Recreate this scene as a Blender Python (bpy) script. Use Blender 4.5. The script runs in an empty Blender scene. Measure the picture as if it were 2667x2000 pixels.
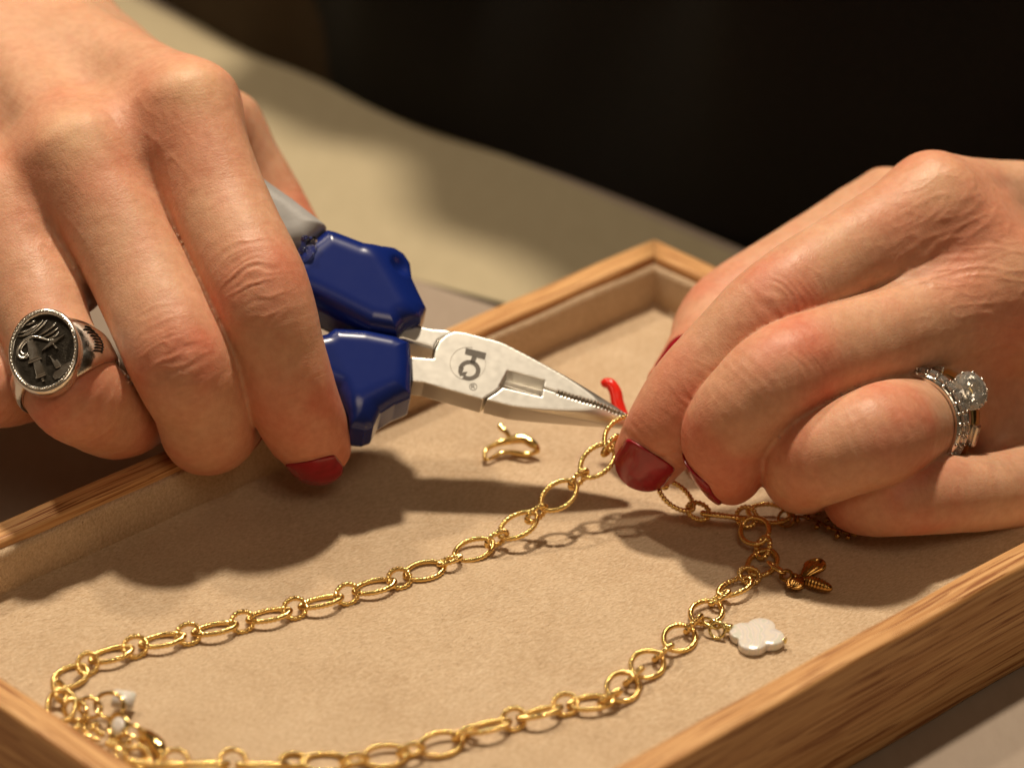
import bpy, bmesh, math, random
import numpy as np
from mathutils import Matrix, Vector
random.seed(7); rng = np.random.default_rng(11)
scene = bpy.context.scene
R = math.radians

# ------------------------------------------------------------------ camera
PW, PH, FPX = 2667.0, 2000.0, 9500.0            # photograph size and focal length in its pixels
PITCH, ROLL, DIST = R(29.0), R(0.5), 0.70
_fw = np.array([0, math.cos(PITCH), -math.sin(PITCH)]); _r0 = np.array([1.0, 0, 0]); _u0 = np.cross(_r0, _fw)
RT = _r0*math.cos(ROLL) + _u0*math.sin(ROLL); UP = -_r0*math.sin(ROLL) + _u0*math.cos(ROLL); FW = _fw
CAM = -FW*DIST                                    # the optical axis meets the tray floor at the origin
cam_d = bpy.data.cameras.new('camera'); cam = bpy.data.objects.new('camera', cam_d)
scene.collection.objects.link(cam)
M = np.eye(4); M[:3, 0] = RT; M[:3, 1] = UP; M[:3, 2] = -FW; M[:3, 3] = CAM
cam.matrix_world = Matrix(M.tolist())
cam_d.sensor_fit = 'HORIZONTAL'; cam_d.sensor_width = 36.0; cam_d.lens = 36.0*FPX/PW
cam_d.clip_start = 0.02; cam_d.clip_end = 20
cam_d.dof.use_dof = True; cam_d.dof.focus_distance = 0.638; cam_d.dof.aperture_fstop = 11.5
cam_d.dof.aperture_blades = 7
scene.camera = cam

def ray(x, y): return FW + RT*((x-PW/2)/FPX) - UP*((y-PH/2)/FPX)
def at(x, y, d): return CAM + ray(x, y)*d         # a point of the place at that distance from the lens
def fl(x, y, z=0.0):                              # a point on the horizontal plane of height z
    v = ray(x, y); return CAM + v*((z-CAM[2])/v[2])
def pix(P):
    v = np.asarray(P)-CAM; d = v@FW
    return PW/2+FPX*(v@RT)/d, PH/2-FPX*(v@UP)/d, d

# ------------------------------------------------------------------ light
world = bpy.data.worlds.new('World'); scene.world = world; world.use_nodes = True
bg = world.node_tree.nodes['Background']; bg.inputs[0].default_value = (1.0, 0.68, 0.40, 1); bg.inputs[1].default_value = 0.075
def lamp(name, loc, target, power, size, col):
    l = bpy.data.lights.new(name, 'AREA'); l.shape = 'DISK'; l.size = size; l.energy = power; l.color = col
    o = bpy.data.objects.new(name, l); scene.collection.objects.link(o); o.location = loc
    o.rotation_euler = (Vector(target)-Vector(loc)).to_track_quat('-Z', 'Y').to_euler(); return o
lamp('ceiling_spot', (0.03, 0.33, 1.12), (0.0, 0.0, 0.0), 14.6, 0.10, (1.0, 0.86, 0.66))
lamp('ceiling_spot_side', (-0.50, 0.42, 1.05), (0.0, 0.0, 0.0), 5.2, 0.08, (1.0, 0.86, 0.66))
lamp('front_fill', (0.25, -1.2, 1.3), (0.0, 0.0, 0.0), 3.8, 0.6, (1.0, 0.78, 0.54))  # added fill lamp, brightens what faces the lens
scene.view_settings.view_transform = 'Standard'; scene.view_settings.look = 'None'
scene.view_settings.exposure = 0.0; scene.view_settings.gamma = 1.0
scene.cycles.use_denoising = True
scene.cycles.max_bounces = 8

# ------------------------------------------------------------------ helpers
def link_obj(name, me, mat=None, parent=None, mw=None):
    o = bpy.data.objects.new(name, me); scene.collection.objects.link(o)
    if mat is not None and me is not None and len(me.materials) == 0: me.materials.append(mat)
    if parent is not None: o.parent = parent
    if mw is not None: o.matrix_local = mw
    return o
def empty(name, loc=(0, 0, 0)):
    o = bpy.data.objects.new(name, None); scene.collection.objects.link(o); o.location = loc
    o.empty_display_size = 0.01; return o
def tag(o, label=None, cat=None, group=None, kind=None):
    if label: o['label'] = label
    if cat: o['category'] = cat
    if group: o['group'] = group
    if kind: o['kind'] = kind
    return o
def adopt(o, parent):                              # parent without moving a part that was built in world space
    o.parent = parent; o.matrix_parent_inverse = Matrix.Translation(parent.location).inverted(); return o
def mesh_np(name, v, f, smooth=True):
    me = bpy.data.meshes.new(name)
    v = np.asarray(v, dtype=np.float32); f = np.asarray(f, dtype=np.int32); n = f.shape[1]
    me.vertices.add(len(v)); me.vertices.foreach_set('co', v.ravel())
    me.loops.add(f.size); me.loops.foreach_set('vertex_index', f.ravel())
    me.polygons.add(len(f)); me.polygons.foreach_set('loop_start', np.arange(0, f.size, n, dtype=np.int32))
    me.polygons.foreach_set('loop_total', np.full(len(f), n, dtype=np.int32))
    me.update(calc_edges=True); me.validate()
    if smooth: me.polygons.foreach_set('use_smooth', np.ones(len(me.polygons), dtype=bool))
    return me
def mesh_py(name, v, f, smooth=True):
    me = bpy.data.meshes.new(name); me.from_pydata([tuple(map(float, q)) for q in v], [], f); me.update()
    if smooth: me.polygons.foreach_set('use_smooth', np.ones(len(me.polygons), dtype=bool))
    return me
def nrm(v): v = np.asarray(v, float); return v/np.linalg.norm(v)
def frame(o, x, y, z):
    m = np.eye(4); m[:3, 0] = x; m[:3, 1] = y; m[:3, 2] = z; m[:3, 3] = o; return Matrix(m.tolist())
def tube(pts, rad, n=8, closed=False, ridge=None):
    """swept round bar; rad may vary along the path"""
    P = np.asarray(pts, float); m = len(P); rad = np.broadcast_to(np.asarray(rad, float), (m,))
    T = np.roll(P, -1, 0)-np.roll(P, 1, 0)
    if not closed: T[0] = P[1]-P[0]; T[-1] = P[-1]-P[-2]
    T /= np.linalg.norm(T, axis=1)[:, None]
    a = np.array([0, 0, 1.0]); 
    if abs(T[0]@a) > .9: a = np.array([0, 1.0, 0])
    N = np.cross(T[0], a); N /= np.linalg.norm(N); V = []
    Ns = []
    for i in range(m):
        N = N-T[i]*(N@T[i]); N /= np.linalg.norm(N); Ns.append(N.copy())
    for i in range(m):
        B = np.cross(T[i], Ns[i])
        for k in range(n):
            an = 2*math.pi*k/n; r = rad[i]
            if ridge is not None: r = r*ridge(i, an)
            V.append(P[i]+(Ns[i]*math.cos(an)+B*math.sin(an))*r)
    F = []
    for i in range(m if closed else m-1):
        j = (i+1) % m
        for k in range(n): F.append((i*n+k, i*n+(k+1) % n, j*n+(k+1) % n, j*n+k))
    if not closed: F.append(tuple(range(n-1, -1, -1))); F.append(tuple((m-1)*n+k for k in range(n)))
    return V, F
def spline(pts, n):
    """Catmull-Rom through the rows of pts"""
    P = np.asarray(pts, float); m = len(P)
    Q = np.vstack([2*P[0]-P[1], P, 2*P[-1]-P[-2]]); out = []
    ts = np.linspace(0, m-1, n)
    for t in ts:
        i = min(int(t), m-2); u = t-i; a, b, c, d = Q[i], Q[i+1], Q[i+2], Q[i+3]
        out.append(.5*((2*b)+(-a+c)*u+(2*a-5*b+4*c-d)*u*u+(-a+3*b-3*c+d)*u**3))
    return np.array(out)

# ---- implicit surfaces: distances in metres, meshed with surface nets
def smin(a, b, k):
    h = np.clip(.5+.5*(b-a)/k, 0, 1); return b*(1-h)+a*h-k*h*(1-h)
def smax(a, b, k): return -smin(-a, -b, k)
def rcone(p, a, b, ra, rb):
    ab = b-a; t = np.clip(((p-a)@ab)/(ab@ab), 0, 1)
    return np.linalg.norm(p-a-t[:, None]*ab, axis=1)-(ra+(rb-ra)*t)
def surface_nets(fn, lo, hi, h, chunk=400000):
    lo = np.asarray(lo, float); n = np.ceil((np.asarray(hi)-lo)/h).astype(int)+1
    # coarse pass finds the blocks near the surface
    F = np.full(n, 1.0, dtype=np.float32); c = 6
    nb = -(-n//c); bi = np.stack(np.meshgrid(*[np.arange(k) for k in nb], indexing='ij'), -1).reshape(-1, 3)
    cen = lo+(bi*c+c/2)*h; d = np.concatenate([fn(cen[i:i+chunk]) for i in range(0, len(cen), chunk)])
    rad = c*h*1.05+.0012
    for s in (1,):
        blk = bi[np.abs(d) < rad*1.25]
    F_in = bi[d <= -rad*1.25]
    off = np.stack(np.meshgrid(*[np.arange(c)]*3, indexing='ij'), -1).reshape(-1, 3)
    for q, val in ((F_in, -1.0),):
        if len(q):
            idx = (q[:, None, :]*c+off[None]).reshape(-1, 3); idx = idx[(idx < n).all(1)]
            F[idx[:, 0], idx[:, 1], idx[:, 2]] = val
    idx = (blk[:, None, :]*c+off[None]).reshape(-1, 3); idx = idx[(idx < n).all(1)]
    vals = np.concatenate([fn(lo+idx[i:i+chunk]*h) for i in range(0, len(idx), chunk)])
    F[idx[:, 0], idx[:, 1], idx[:, 2]] = vals
    S = F < 0
    cnt = np.zeros(np.array(n)-1, dtype=np.int8)
    cor = [(i, j, k) for i in (0, 1) for j in (0, 1) for k in (0, 1)]
    for i, j, k in cor: cnt += S[i:n[0]-1+i, j:n[1]-1+j, k:n[2]-1+k]
    act = np.argwhere((cnt > 0) & (cnt < 8)); ID = np.full(cnt.shape, -1, dtype=np.int64)
    ID[act[:, 0], act[:, 1], act[:, 2]] = np.arange(len(act))
    acc = np.zeros((len(act), 3)); w = np.zeros(len(act))
    for a in cor:
        for ax in range(3):
            if a[ax]: continue
            b = list(a); b[ax] = 1
            fa = F[act[:, 0]+a[0], act[:, 1]+a[1], act[:, 2]+a[2]]; fb = F[act[:, 0]+b[0], act[:, 1]+b[1], act[:, 2]+b[2]]
            m = (fa < 0) != (fb < 0); t = np.where(m, fa/np.where(m, fa-fb, 1), 0)
            pt = np.repeat(np.array(a, float)[None], len(act), 0); pt[:, ax] += t
            acc += pt*m[:, None]; w += m
    V = lo+(act+acc/w[:, None])*h
    quads = []
    for ax in range(3):
        o1, o2 = [(1, 2), (2, 0), (0, 1)][ax]
        sl = [slice(None)]*3; sl[ax] = slice(0, n[ax]-1); s0 = S[tuple(sl)]
        sl[ax] = slice(1, n[ax]); s1 = S[tuple(sl)]
        e = np.argwhere(s0 != s1); e = e[(e[:, o1] > 0) & (e[:, o2] > 0) & (e[:, o1] < n[o1]-1) & (e[:, o2] < n[o2]-1)]
        flip = s1[e[:, 0], e[:, 1], e[:, 2]]
        def cid(d1, d2):
            q = e.copy(); q[:, o1] -= d1; q[:, o2] -= d2; return ID[q[:, 0], q[:, 1], q[:, 2]]
        q = np.stack([cid(1, 1), cid(0, 1), cid(0, 0), cid(1, 0)], 1)
        q[flip] = q[flip][:, ::-1]; quads.append(q)
    return V, np.concatenate(quads)
def grad(fn, p, e=1e-4):
    k = np.array([[1, -1, -1], [-1, -1, 1], [-1, 1, -1], [1, 1, 1.0]])
    g = sum(kk[None]*fn(p+kk*e)[:, None] for kk in k); return g/(4*e)
def _acc(idx, val, n): return np.stack([np.bincount(idx, weights=val[:, c], minlength=n) for c in range(3)], 1)
def relax(V, Q, it=1, lam=.5):
    n = len(V); i0 = np.concatenate([Q[:, i] for i in range(4) for j in (1, 3)]); i1 = np.concatenate([Q[:, (i+j) % 4] for i in range(4) for j in (1, 3)])
    c = np.maximum(np.bincount(i0, minlength=n), 1)[:, None]
    for _ in range(it): V = V+lam*(_acc(i0, V[i1], n)/c-V)
    return V
def vnormals(V, Q):
    f = np.cross(V[Q[:, 2]]-V[Q[:, 0]], V[Q[:, 3]]-V[Q[:, 1]])
    n = _acc(Q.T.ravel(), np.tile(f, (4, 1)), len(V)); return n/np.maximum(np.linalg.norm(n, axis=1), 1e-20)[:, None]
def project(fn, V, Q, it=2, lim=.0006):
    for _ in range(it): V = V-vnormals(V, Q)*np.clip(fn(V), -lim, lim)[:, None]
    return V
def subdivide(V, Q):
    E = np.concatenate([Q[:, [i, (i+1) % 4]] for i in range(4)]); E.sort(1)
    key = E[:, 0]*np.int64(len(V))+E[:, 1]; u, inv = np.unique(key, return_inverse=True)
    a, b = u//len(V), u % len(V); n0 = len(V); ne = len(u); nq = len(Q)
    V2 = np.concatenate([V, (V[a]+V[b])/2, V[Q].mean(1)])
    e = inv.reshape(4, nq)+n0; c = np.arange(nq)+n0+ne
    Q2 = np.concatenate([np.stack([Q[:, i], e[i], c, e[(i+3) % 4]], 1) for i in range(4)])
    return V2, Q2
def implicit(fn, lo, hi, h, sub=1, smooth=1):
    V, Q = surface_nets(fn, lo, hi, h)
    for _ in range(smooth): V = relax(V, Q, 1, .5); V = project(fn, V, Q, 1)
    for _ in range(sub): V, Q = subdivide(V, Q); V = relax(V, Q, 1, .25); V = project(fn, V, Q, 2)
    return V, Q
def vnoise(p, s, seed=0):
    """smooth value noise, p in metres, s = cell size"""
    q = p/s+seed*17.31; i = np.floor(q).astype(np.int64); f = q-i; f = f*f*(3-2*f); out = 0
    for a in (0, 1):
        for b in (0, 1):
            for c in (0, 1):
                hsh = ((i[:, 0]+a)*73856093 ^ (i[:, 1]+b)*19349663 ^ (i[:, 2]+c)*83492791) & 0xffff
                hsh = (hsh*40503+(hsh >> 7)*7919) & 0xffff
                w = (f[:, 0] if a else 1-f[:, 0])*(f[:, 1] if b else 1-f[:, 1])*(f[:, 2] if c else 1-f[:, 2])
                out = out+w*(hsh/65535.0)
    return out*2-1
HAND_H = .0007

# ------------------------------------------------------------------ materials
class NT:
    """small helper to write node trees"""
    def __init__(s, name):
        s.m = bpy.data.materials.new(name); s.m.use_nodes = True; s.t = s.m.node_tree; s.b = s.t.nodes['Principled BSDF']
    def n(s, typ, **kw):
        o = s.t.nodes.new('ShaderNode'+typ)
        for k, v in kw.items():
            if isinstance(k, str) and hasattr(o, k): setattr(o, k, v)
        return o
    def l(s, a, b): s.t.links.new(a, b)
    def setb(s, **kw):
        for k, v in kw.items():
            s.b.inputs[k.replace('_', ' ')].default_value = v if not isinstance(v, tuple) or len(v) != 3 or k == 'Subsurface_Radius' else (*v, 1)
    def coord(s, kind='Object', scale=(1, 1, 1), rot=(0, 0, 0), attr=None):
        if attr: c = s.n('Attribute'); c.attribute_name = attr; src = c.outputs['Vector']
        else: c = s.n('TexCoord'); src = c.outputs[kind]
        mp = s.n('Mapping'); mp.inputs['Scale'].default_value = scale; mp.inputs['Rotation'].default_value = rot
        s.l(src, mp.inputs['Vector']); return mp.outputs['Vector']
    def turned(s, scale, ang, kind='Object'):
        c = s.n('TexCoord'); a = s.n('Mapping'); a.inputs['Rotation'].default_value = (0, 0, ang); b = s.n('Mapping'); b.inputs['Scale'].default_value = scale
        s.l(c.outputs[kind], a.inputs['Vector']); s.l(a.outputs['Vector'], b.inputs['Vector']); return b.outputs['Vector']
    def noise(s, vec, scale, detail=3, rough=.5, dist=0):
        o = s.n('TexNoise'); o.inputs['Scale'].default_value = scale; o.inputs['Detail'].default_value = detail
        o.inputs['Roughness'].default_value = rough; o.inputs['Distortion'].default_value = dist
        s.l(vec, o.inputs['Vector']); return o.outputs['Fac']
    def ramp(s, fac, stops):
        o = s.n('ValToRGB'); e = o.color_ramp.elements
        while len(e) < len(stops): e.new(.5)
        for k, (p, c) in enumerate(stops):
            e[k].position = p; e[k].color = (*c, 1) if len(c) == 3 else c
        s.l(fac, o.inputs['Fac']); return o.outputs['Color']
    def mix(s, fac, a, b, mode='MIX'):
        o = s.n('Mix', data_type='RGBA'); o.blend_type = mode
        for inp, v in ((o.inputs[0], fac), (o.inputs[6], a), (o.inputs[7], b)):
            if isinstance(v, (int, float)): inp.default_value = v
            elif isinstance(v, tuple): inp.default_value = (*v, 1)
            else: s.l(v, inp)
        return o.outputs[2]
    def math(s, op, a, b=None):
        o = s.n('Math'); o.operation = op
        for i, v in enumerate((a, b)):
            if v is None: continue
            if isinstance(v, (int, float)): o.inputs[i].default_value = v
            else: s.l(v, o.inputs[i])
        return o.outputs[0]
    def bump(s, h, dist, strength=1.0, prev=None):
        o = s.n('Bump'); o.inputs['Distance'].default_value = dist; o.inputs['Strength'].default_value = strength
        s.l(h, o.inputs['Height'])
        if prev is not None: s.l(prev, o.inputs['Normal'])
        return o.outputs['Normal']
    def base(s, c): s.l(c, s.b.inputs['Base Color'])
    def normal(s, c): s.l(c, s.b.inputs['Normal'])

def mat_skin():
    t = NT('skin')
    a = t.n('Attribute'); a.attribute_name = 'tone'; sep = t.n('SeparateColor'); t.l(a.outputs['Color'], sep.inputs[0])
    v = t.coord('Object')
    big = t.noise(v, 90, 3, .55); fine = t.noise(v, 600, 3, .6)
    c = t.ramp(big, [(.3, (.585, .315, .188)), (.7, (.69, .40, .255))])
    c = t.mix(t.math('MULTIPLY', sep.outputs[0], 1.0), c, (.62, .165, .095))          # red: joints, finger tips
    c = t.mix(t.math('MULTIPLY', sep.outputs[1], .75), c, (.78, .52, .30))            # pale: patches over the knuckles
    c = t.mix(t.math('MULTIPLY', sep.outputs[2], .45), c, (.40, .32, .25))            # veins
    bl = t.noise(v, 260, 4, .65)
    c = t.mix(t.math('MULTIPLY', t.ramp(bl, [(.50, (0, 0, 0)), (.72, (1, 1, 1))]), .30), c, (.60, .205, .13))
    c = t.mix(.30, c, t.ramp(fine, [(.35, (.50, .24, .14)), (.65, (.70, .40, .26))]))
    t.base(c)
    f1 = t.coord(attr='fuv')
    mp = t.coord(attr='fuv', scale=(1150, 330, 1)); ln = t.noise(mp, 1.0, 3, .6, .6)
    mp2 = t.coord(attr='fuv', scale=(520, 900, 1), rot=(0, 0, .6)); ln2 = t.noise(mp2, 1.0, 2, .55, .8)
    vo = t.n('TexVoronoi'); vo.feature = 'DISTANCE_TO_EDGE'; vo.inputs['Scale'].default_value = 1150; t.l(t.coord('Object', (1, 1, 1.25)), vo.inputs['Vector'])
    cell = t.ramp(vo.outputs['Distance'], [(.0, (0, 0, 0)), (.16, (1, 1, 1))])
    n = t.bump(cell, .00004, .35); n = t.bump(ln, .00018, .34, n); n = t.bump(ln2, .00014, .30, n)
    n = t.bump(t.noise(v, 2400, 3, .7), .00007, .5, n)
    t.normal(n)
    t.l(t.ramp(t.noise(v, 140, 3, .6), [(.3, (.40,)*3), (.7, (.58,)*3)]), t.b.inputs['Roughness'])
    t.setb(Subsurface_Weight=.5, Subsurface_Radius=(1.0, .36, .18), Subsurface_Scale=.0013, Specular_IOR_Level=.36)
    return t.m
def mat_nail():
    t = NT('red_nail_lacquer'); v = t.coord('Object')
    t.base(t.ramp(t.noise(v, 500, 2), [(.3, (.25, .004, .012)), (.7, (.33, .007, .018))]))
    t.setb(Roughness=.26, Coat_Weight=.3, Coat_Roughness=.12, Specular_IOR_Level=.45)
    t.normal(t.bump(t.noise(v, 350, 2), .0002, .25)); return t.m
def mat_metal(name, col, rough, bump=0.0, bs=900, rv=.08, col2=None):
    t = NT(name); v = t.coord('Object')
    t.base(t.ramp(t.noise(v, 400, 3), [(.3, col), (.7, col2 or tuple(x*.92 for x in col))]))
    t.setb(Metallic=1.0)
    t.l(t.ramp(t.noise(v, 700, 3), [(.3, (rough-rv,)*3), (.7, (rough+rv,)*3)]), t.b.inputs['Roughness'])
    if bump: t.normal(t.bump(t.noise(v, bs, 3, .6), bump, .8))
    return t.m
def mat_plastic(name, col, rough, bump=.00004, var=.15, rv=1.0):
    t = NT(name); v = t.coord('Object')
    t.base(t.ramp(t.noise(v, 160, 4, .6), [(.3, tuple(x*(1-var) for x in col)), (.7, tuple(min(1, x*(1+var)) for x in col))]))
    t.l(t.ramp(t.noise(v, 260, 4, .7), [(.3, (rough-.05*rv,)*3), (.7, (rough+.06*rv,)*3)]), t.b.inputs['Roughness'])
    t.normal(t.bump(t.noise(v, 1500, 3, .6), bump, .6)); return t.m
def mat_suede():
    t = NT('beige_suede'); v = t.coord('Object')
    big = t.noise(v, 55, 5, .65, .5); mid = t.noise(v, 170, 4, .65, .4)
    st = t.noise(t.coord('Object', (900, 2600, 1400), (0, 0, .5)), 1.0, 2, .6)
    fib = t.noise(t.turned((1000, 3000, 2000), -.65), 1.0, 3, .75)
    fl2 = t.noise(t.turned((900, 3200, 2400), -.5), 1.0, 2, .6)
    c = t.ramp(big, [(.34, (.50, .34, .215)), (.50, (.62, .45, .30)), (.66, (.70, .525, .365))])
    c = t.mix(.34, c, t.ramp(mid, [(.32, (.49, .335, .20)), (.68, (.71, .535, .36))]))
    c = t.mix(.5, c, t.ramp(fib, [(.36, (.43, .285, .165)), (.5, (.62, .45, .29)), (.64, (.80, .64, .46))]))
    c = t.mix(t.ramp(fl2, [(.64, (0, 0, 0)), (.72, (.6,)*3)]), c, (.80, .66, .50))
    sp = t.noise(v, 1500, 2, .5)
    c = t.mix(t.ramp(sp, [(.24, (.6,)*3), (.30, (0, 0, 0))]), c, (.22, .13, .07))
    t.base(c)
    n = t.bump(fib, .00045, .9); n = t.bump(st, .0003, .6, n); n = t.bump(mid, .0006, .35, n); t.normal(n)
    t.setb(Roughness=.95, Specular_IOR_Level=.12, Sheen_Weight=.2, Sheen_Roughness=.5, Sheen_Tint=(.9, .75, .55)); return t.m
def mat_wood():
    t = NT('oak'); tc = t.n('TexCoord'); oi = t.n('ObjectInfo')
    add = t.n('VectorMath'); add.operation = 'ADD'; sc = t.n('VectorMath'); sc.operation = 'SCALE'; sc.inputs[0].default_value = (.9, .4, .7)
    t.l(oi.outputs['Random'], sc.inputs['Scale']); t.l(tc.outputs['Object'], add.inputs[0]); t.l(sc.outputs[0], add.inputs[1])
    def co(scale, rot=(0, 0, 0)):
        mp = t.n('Mapping'); mp.inputs['Scale'].default_value = scale; mp.inputs['Rotation'].default_value = rot
        t.l(add.outputs[0], mp.inputs['Vector']); return mp.outputs['Vector']
    g = t.noise(co((9, 330, 330), (0, .02, .04)), 1.0, 5, .62, 1.6)           # growth rings along the board
    ray_ = t.noise(co((26, 1700, 1700), (0, .02, .045)), 1.0, 3, .6, .4)
    pore = t.noise(co((42, 2300, 2300), (0, .02, .05)), 1.0, 2, .5, .2)
    c = t.ramp(g, [(.28, (.40, .18, .058)), (.5, (.59, .31, .12)), (.72, (.70, .415, .18))])
    c = t.mix(.5, c, t.ramp(ray_, [(.38, (.38, .16, .05)), (.62, (.74, .45, .21))]))
    c = t.mix(t.ramp(pore, [(.565, (0, 0, 0)), (.605, (.9,)*3)]), c, (.25, .085, .024))
    t.base(c); n = t.bump(ray_, .0003, .3); n = t.bump(pore, .00025, .4, n); t.normal(n)
    t.setb(Roughness=.5, Specular_IOR_Level=.3); return t.m
def mat_cloth(name, c1, c2, rough=.9, scale=900, bump=.0003, sheen=.0):
    t = NT(name); v = t.coord('Object')
    a = t.noise(t.coord('Object', (scale, scale*.35, scale)), 1.0, 3, .6); b = t.noise(v, 14, 4, .6)
    c = t.mix(.5, t.ramp(a, [(.3, c1), (.7, c2)]), t.ramp(b, [(.3, c1), (.7, c2)])); t.base(c)
    t.normal(t.bump(a, bump, .6)); t.setb(Roughness=rough, Specular_IOR_Level=.2, Sheen_Weight=sheen); return t.m
def mat_pearl():
    t = NT('mother_of_pearl'); v = t.coord('Object', (1, 1.0, .4))
    w = t.n('TexWave'); w.inputs['Scale'].default_value = 120; w.inputs['Distortion'].default_value = 14; w.inputs['Detail'].default_value = 3
    w.inputs['Detail Scale'].default_value = 1.4; t.l(v, w.inputs['Vector'])
    c = t.ramp(w.outputs['Fac'], [(.0, (.72, .66, .59)), (.45, (.62, .60, .60)), (.7, (.80, .71, .65)), (1, (.62, .62, .55))]); t.base(c)
    t.setb(Roughness=.22, Subsurface_Weight=.35, Subsurface_Radius=(1, .9, .8), Subsurface_Scale=.0012, Coat_Weight=.3, Coat_Roughness=.1)
    t.normal(t.bump(w.outputs['Fac'], .00008, .5)); return t.m
def mat_glass(name, ior=1.5, col=(1, 1, 1), rough=0.0):
    t = NT(name); t.setb(Base_Color=col, Roughness=rough, Transmission_Weight=1.0, IOR=ior)
    t.normal(t.bump(t.noise(t.coord('Object'), 900, 2), .00001, .2)); return t.m
SKIN = mat_skin(); NAIL = mat_nail(); SUEDE = mat_suede(); OAK = mat_wood(); PEARL = mat_pearl()
GOLD = mat_metal('polished_gold', (.86, .62, .245), .15, .00001, 1500, .05, (.80, .55, .20))
DARKGOLD = mat_metal('dark_gold', (.50, .29, .085), .27, .00006, 1200, .08, (.33, .165, .045))  # darker, browner gold than the links
WIRE = mat_metal('pale_gold_wire', (.80, .64, .27), .2)
STEEL = mat_metal('satin_steel', (.78, .75, .70), .39, 0, 3500, .02, (.765, .735, .685))
SILVER = mat_metal('silver', (.82, .78, .72), .2, .00004, 1500, .08)
DARKSILVER = mat_metal('oxidised_silver', (.05, .042, .033), .45, .00008, 1600)
YGOLD = mat_metal('yellow_gold_band', (.86, .66, .30), .12)
BLUE = mat_plastic('blue_grip_plastic', (.006, .018, .150), .23, .000002, .0, .15)
GREY = mat_plastic('grey_grip_rubber', (.36, .35, .345), .45)
ETCH = mat_plastic('etched_mark', (.13, .11, .09), .5)
CORAL = mat_plastic('red_enamel', (.72, .022, .012), .22, .00002, .05)
DIAMOND = mat_glass('diamond', 2.1, (.97, .95, .91)); DIAMOND.node_tree.nodes['Principled BSDF'].inputs['Transmission Weight'].default_value = .88
CLEAR = mat_glass('clear_glue', 1.45, (.92, .94, 1.0), .05)
APRON = mat_cloth('black_apron_cloth', (.006, .0055, .005), (.011, .010, .009), .8, 700, .0004)
BROWNCLOTH = mat_cloth('dark_brown_backdrop', (.035, .022, .010), (.055, .036, .018), .95, 300)
TABLE = mat_cloth('taupe_table_top', (.30, .235, .185), (.345, .275, .22), .55, 500, .0001)
CREAM = mat_cloth('cream_sheet', (.375, .31, .20), (.42, .35, .23), .6, 300, .0001)

# ------------------------------------------------------------------ setting: table, sheet, dark background
ZT = -0.0115                                       # table top
def slab(name, pts, z0, z1, mat, **kw):
    n = len(pts); v = [(p[0], p[1], z1) for p in pts]+[(p[0], p[1], z0) for p in pts]
    f = [tuple(range(n)), tuple(range(2*n-1, n-1, -1))]+[(i, i+n, (i+1) % n+n, (i+1) % n) for i in range(n)]
    me = mesh_py(name, v, f, False); bm = bmesh.new(); bm.from_mesh(me); bmesh.ops.recalc_face_normals(bm, faces=bm.faces); bm.to_mesh(me); bm.free()
    return tag(link_obj(name, me, mat), **kw)
e1, e2, e3 = fl(1917, 651, ZT), fl(1014, 325, ZT), fl(387, 0, ZT)
ed = nrm((e1-e3)*[1, 1, 0]); en = np.array([-ed[1], ed[0], 0]); en = en if en[1] > 0 else -en
em = (e1+e2+e3)/3+en*.004
ta, tb = em-ed*.55, em+ed*.55
slab('table_top', [ta, tb, tb-en*.62, ta-en*.62], ZT-.02, ZT, TABLE, kind='structure')
s1, s2 = fl(1100, 735, ZT), fl(1310, 790, ZT); sd = nrm(s2-s1)
so = s1-sd*.28; s3 = s1+sd*.40
bk = [so, s1, s2, s3, em+ed*.38-en*.003, em-ed*.50-en*.003]
tag(slab('paper_sheet', bk, ZT-.0004, ZT+.00012, CREAM), 'cream paper sheet spread on the table behind the wooden tray', 'paper sheet')
# floor far below and dark brown cloth hanging behind the table's edge
g = em+en*.10
slab('back_panel', [g-ed*.9, g+ed*.9, g+ed*.9+en*.02, g-ed*.9+en*.02], -.5, .6, BROWNCLOTH, kind='structure')

bs = spline(np.array([fl(-500, -460, ZT), fl(0, -215, ZT), fl(387, 0, ZT), fl(623, 134, ZT), fl(770, 193, ZT), fl(900, 250, ZT)]), 50); vs = []; fs = []
for b in bs:
    for z, o_ in ((-.12, .0), (-.02, .0), (.0, .001), (.03, .004), (.055, .012)): q = b+en*(o_+.002); vs.append((q[0], q[1], z))
fs = [(i*5+j, (i+1)*5+j, (i+1)*5+j+1, i*5+j+1) for i in range(49) for j in range(4)]
drape = link_obj('brown_drape', mesh_py('brown_drape', vs, fs), BROWNCLOTH); sm_ = drape.modifiers.new('thick', 'SOLIDIFY'); sm_.thickness = .0015; sm_.offset = 1
tag(drape, 'dark brown cloth hanging along the far edge of the table, upper left', 'cloth')

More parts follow.
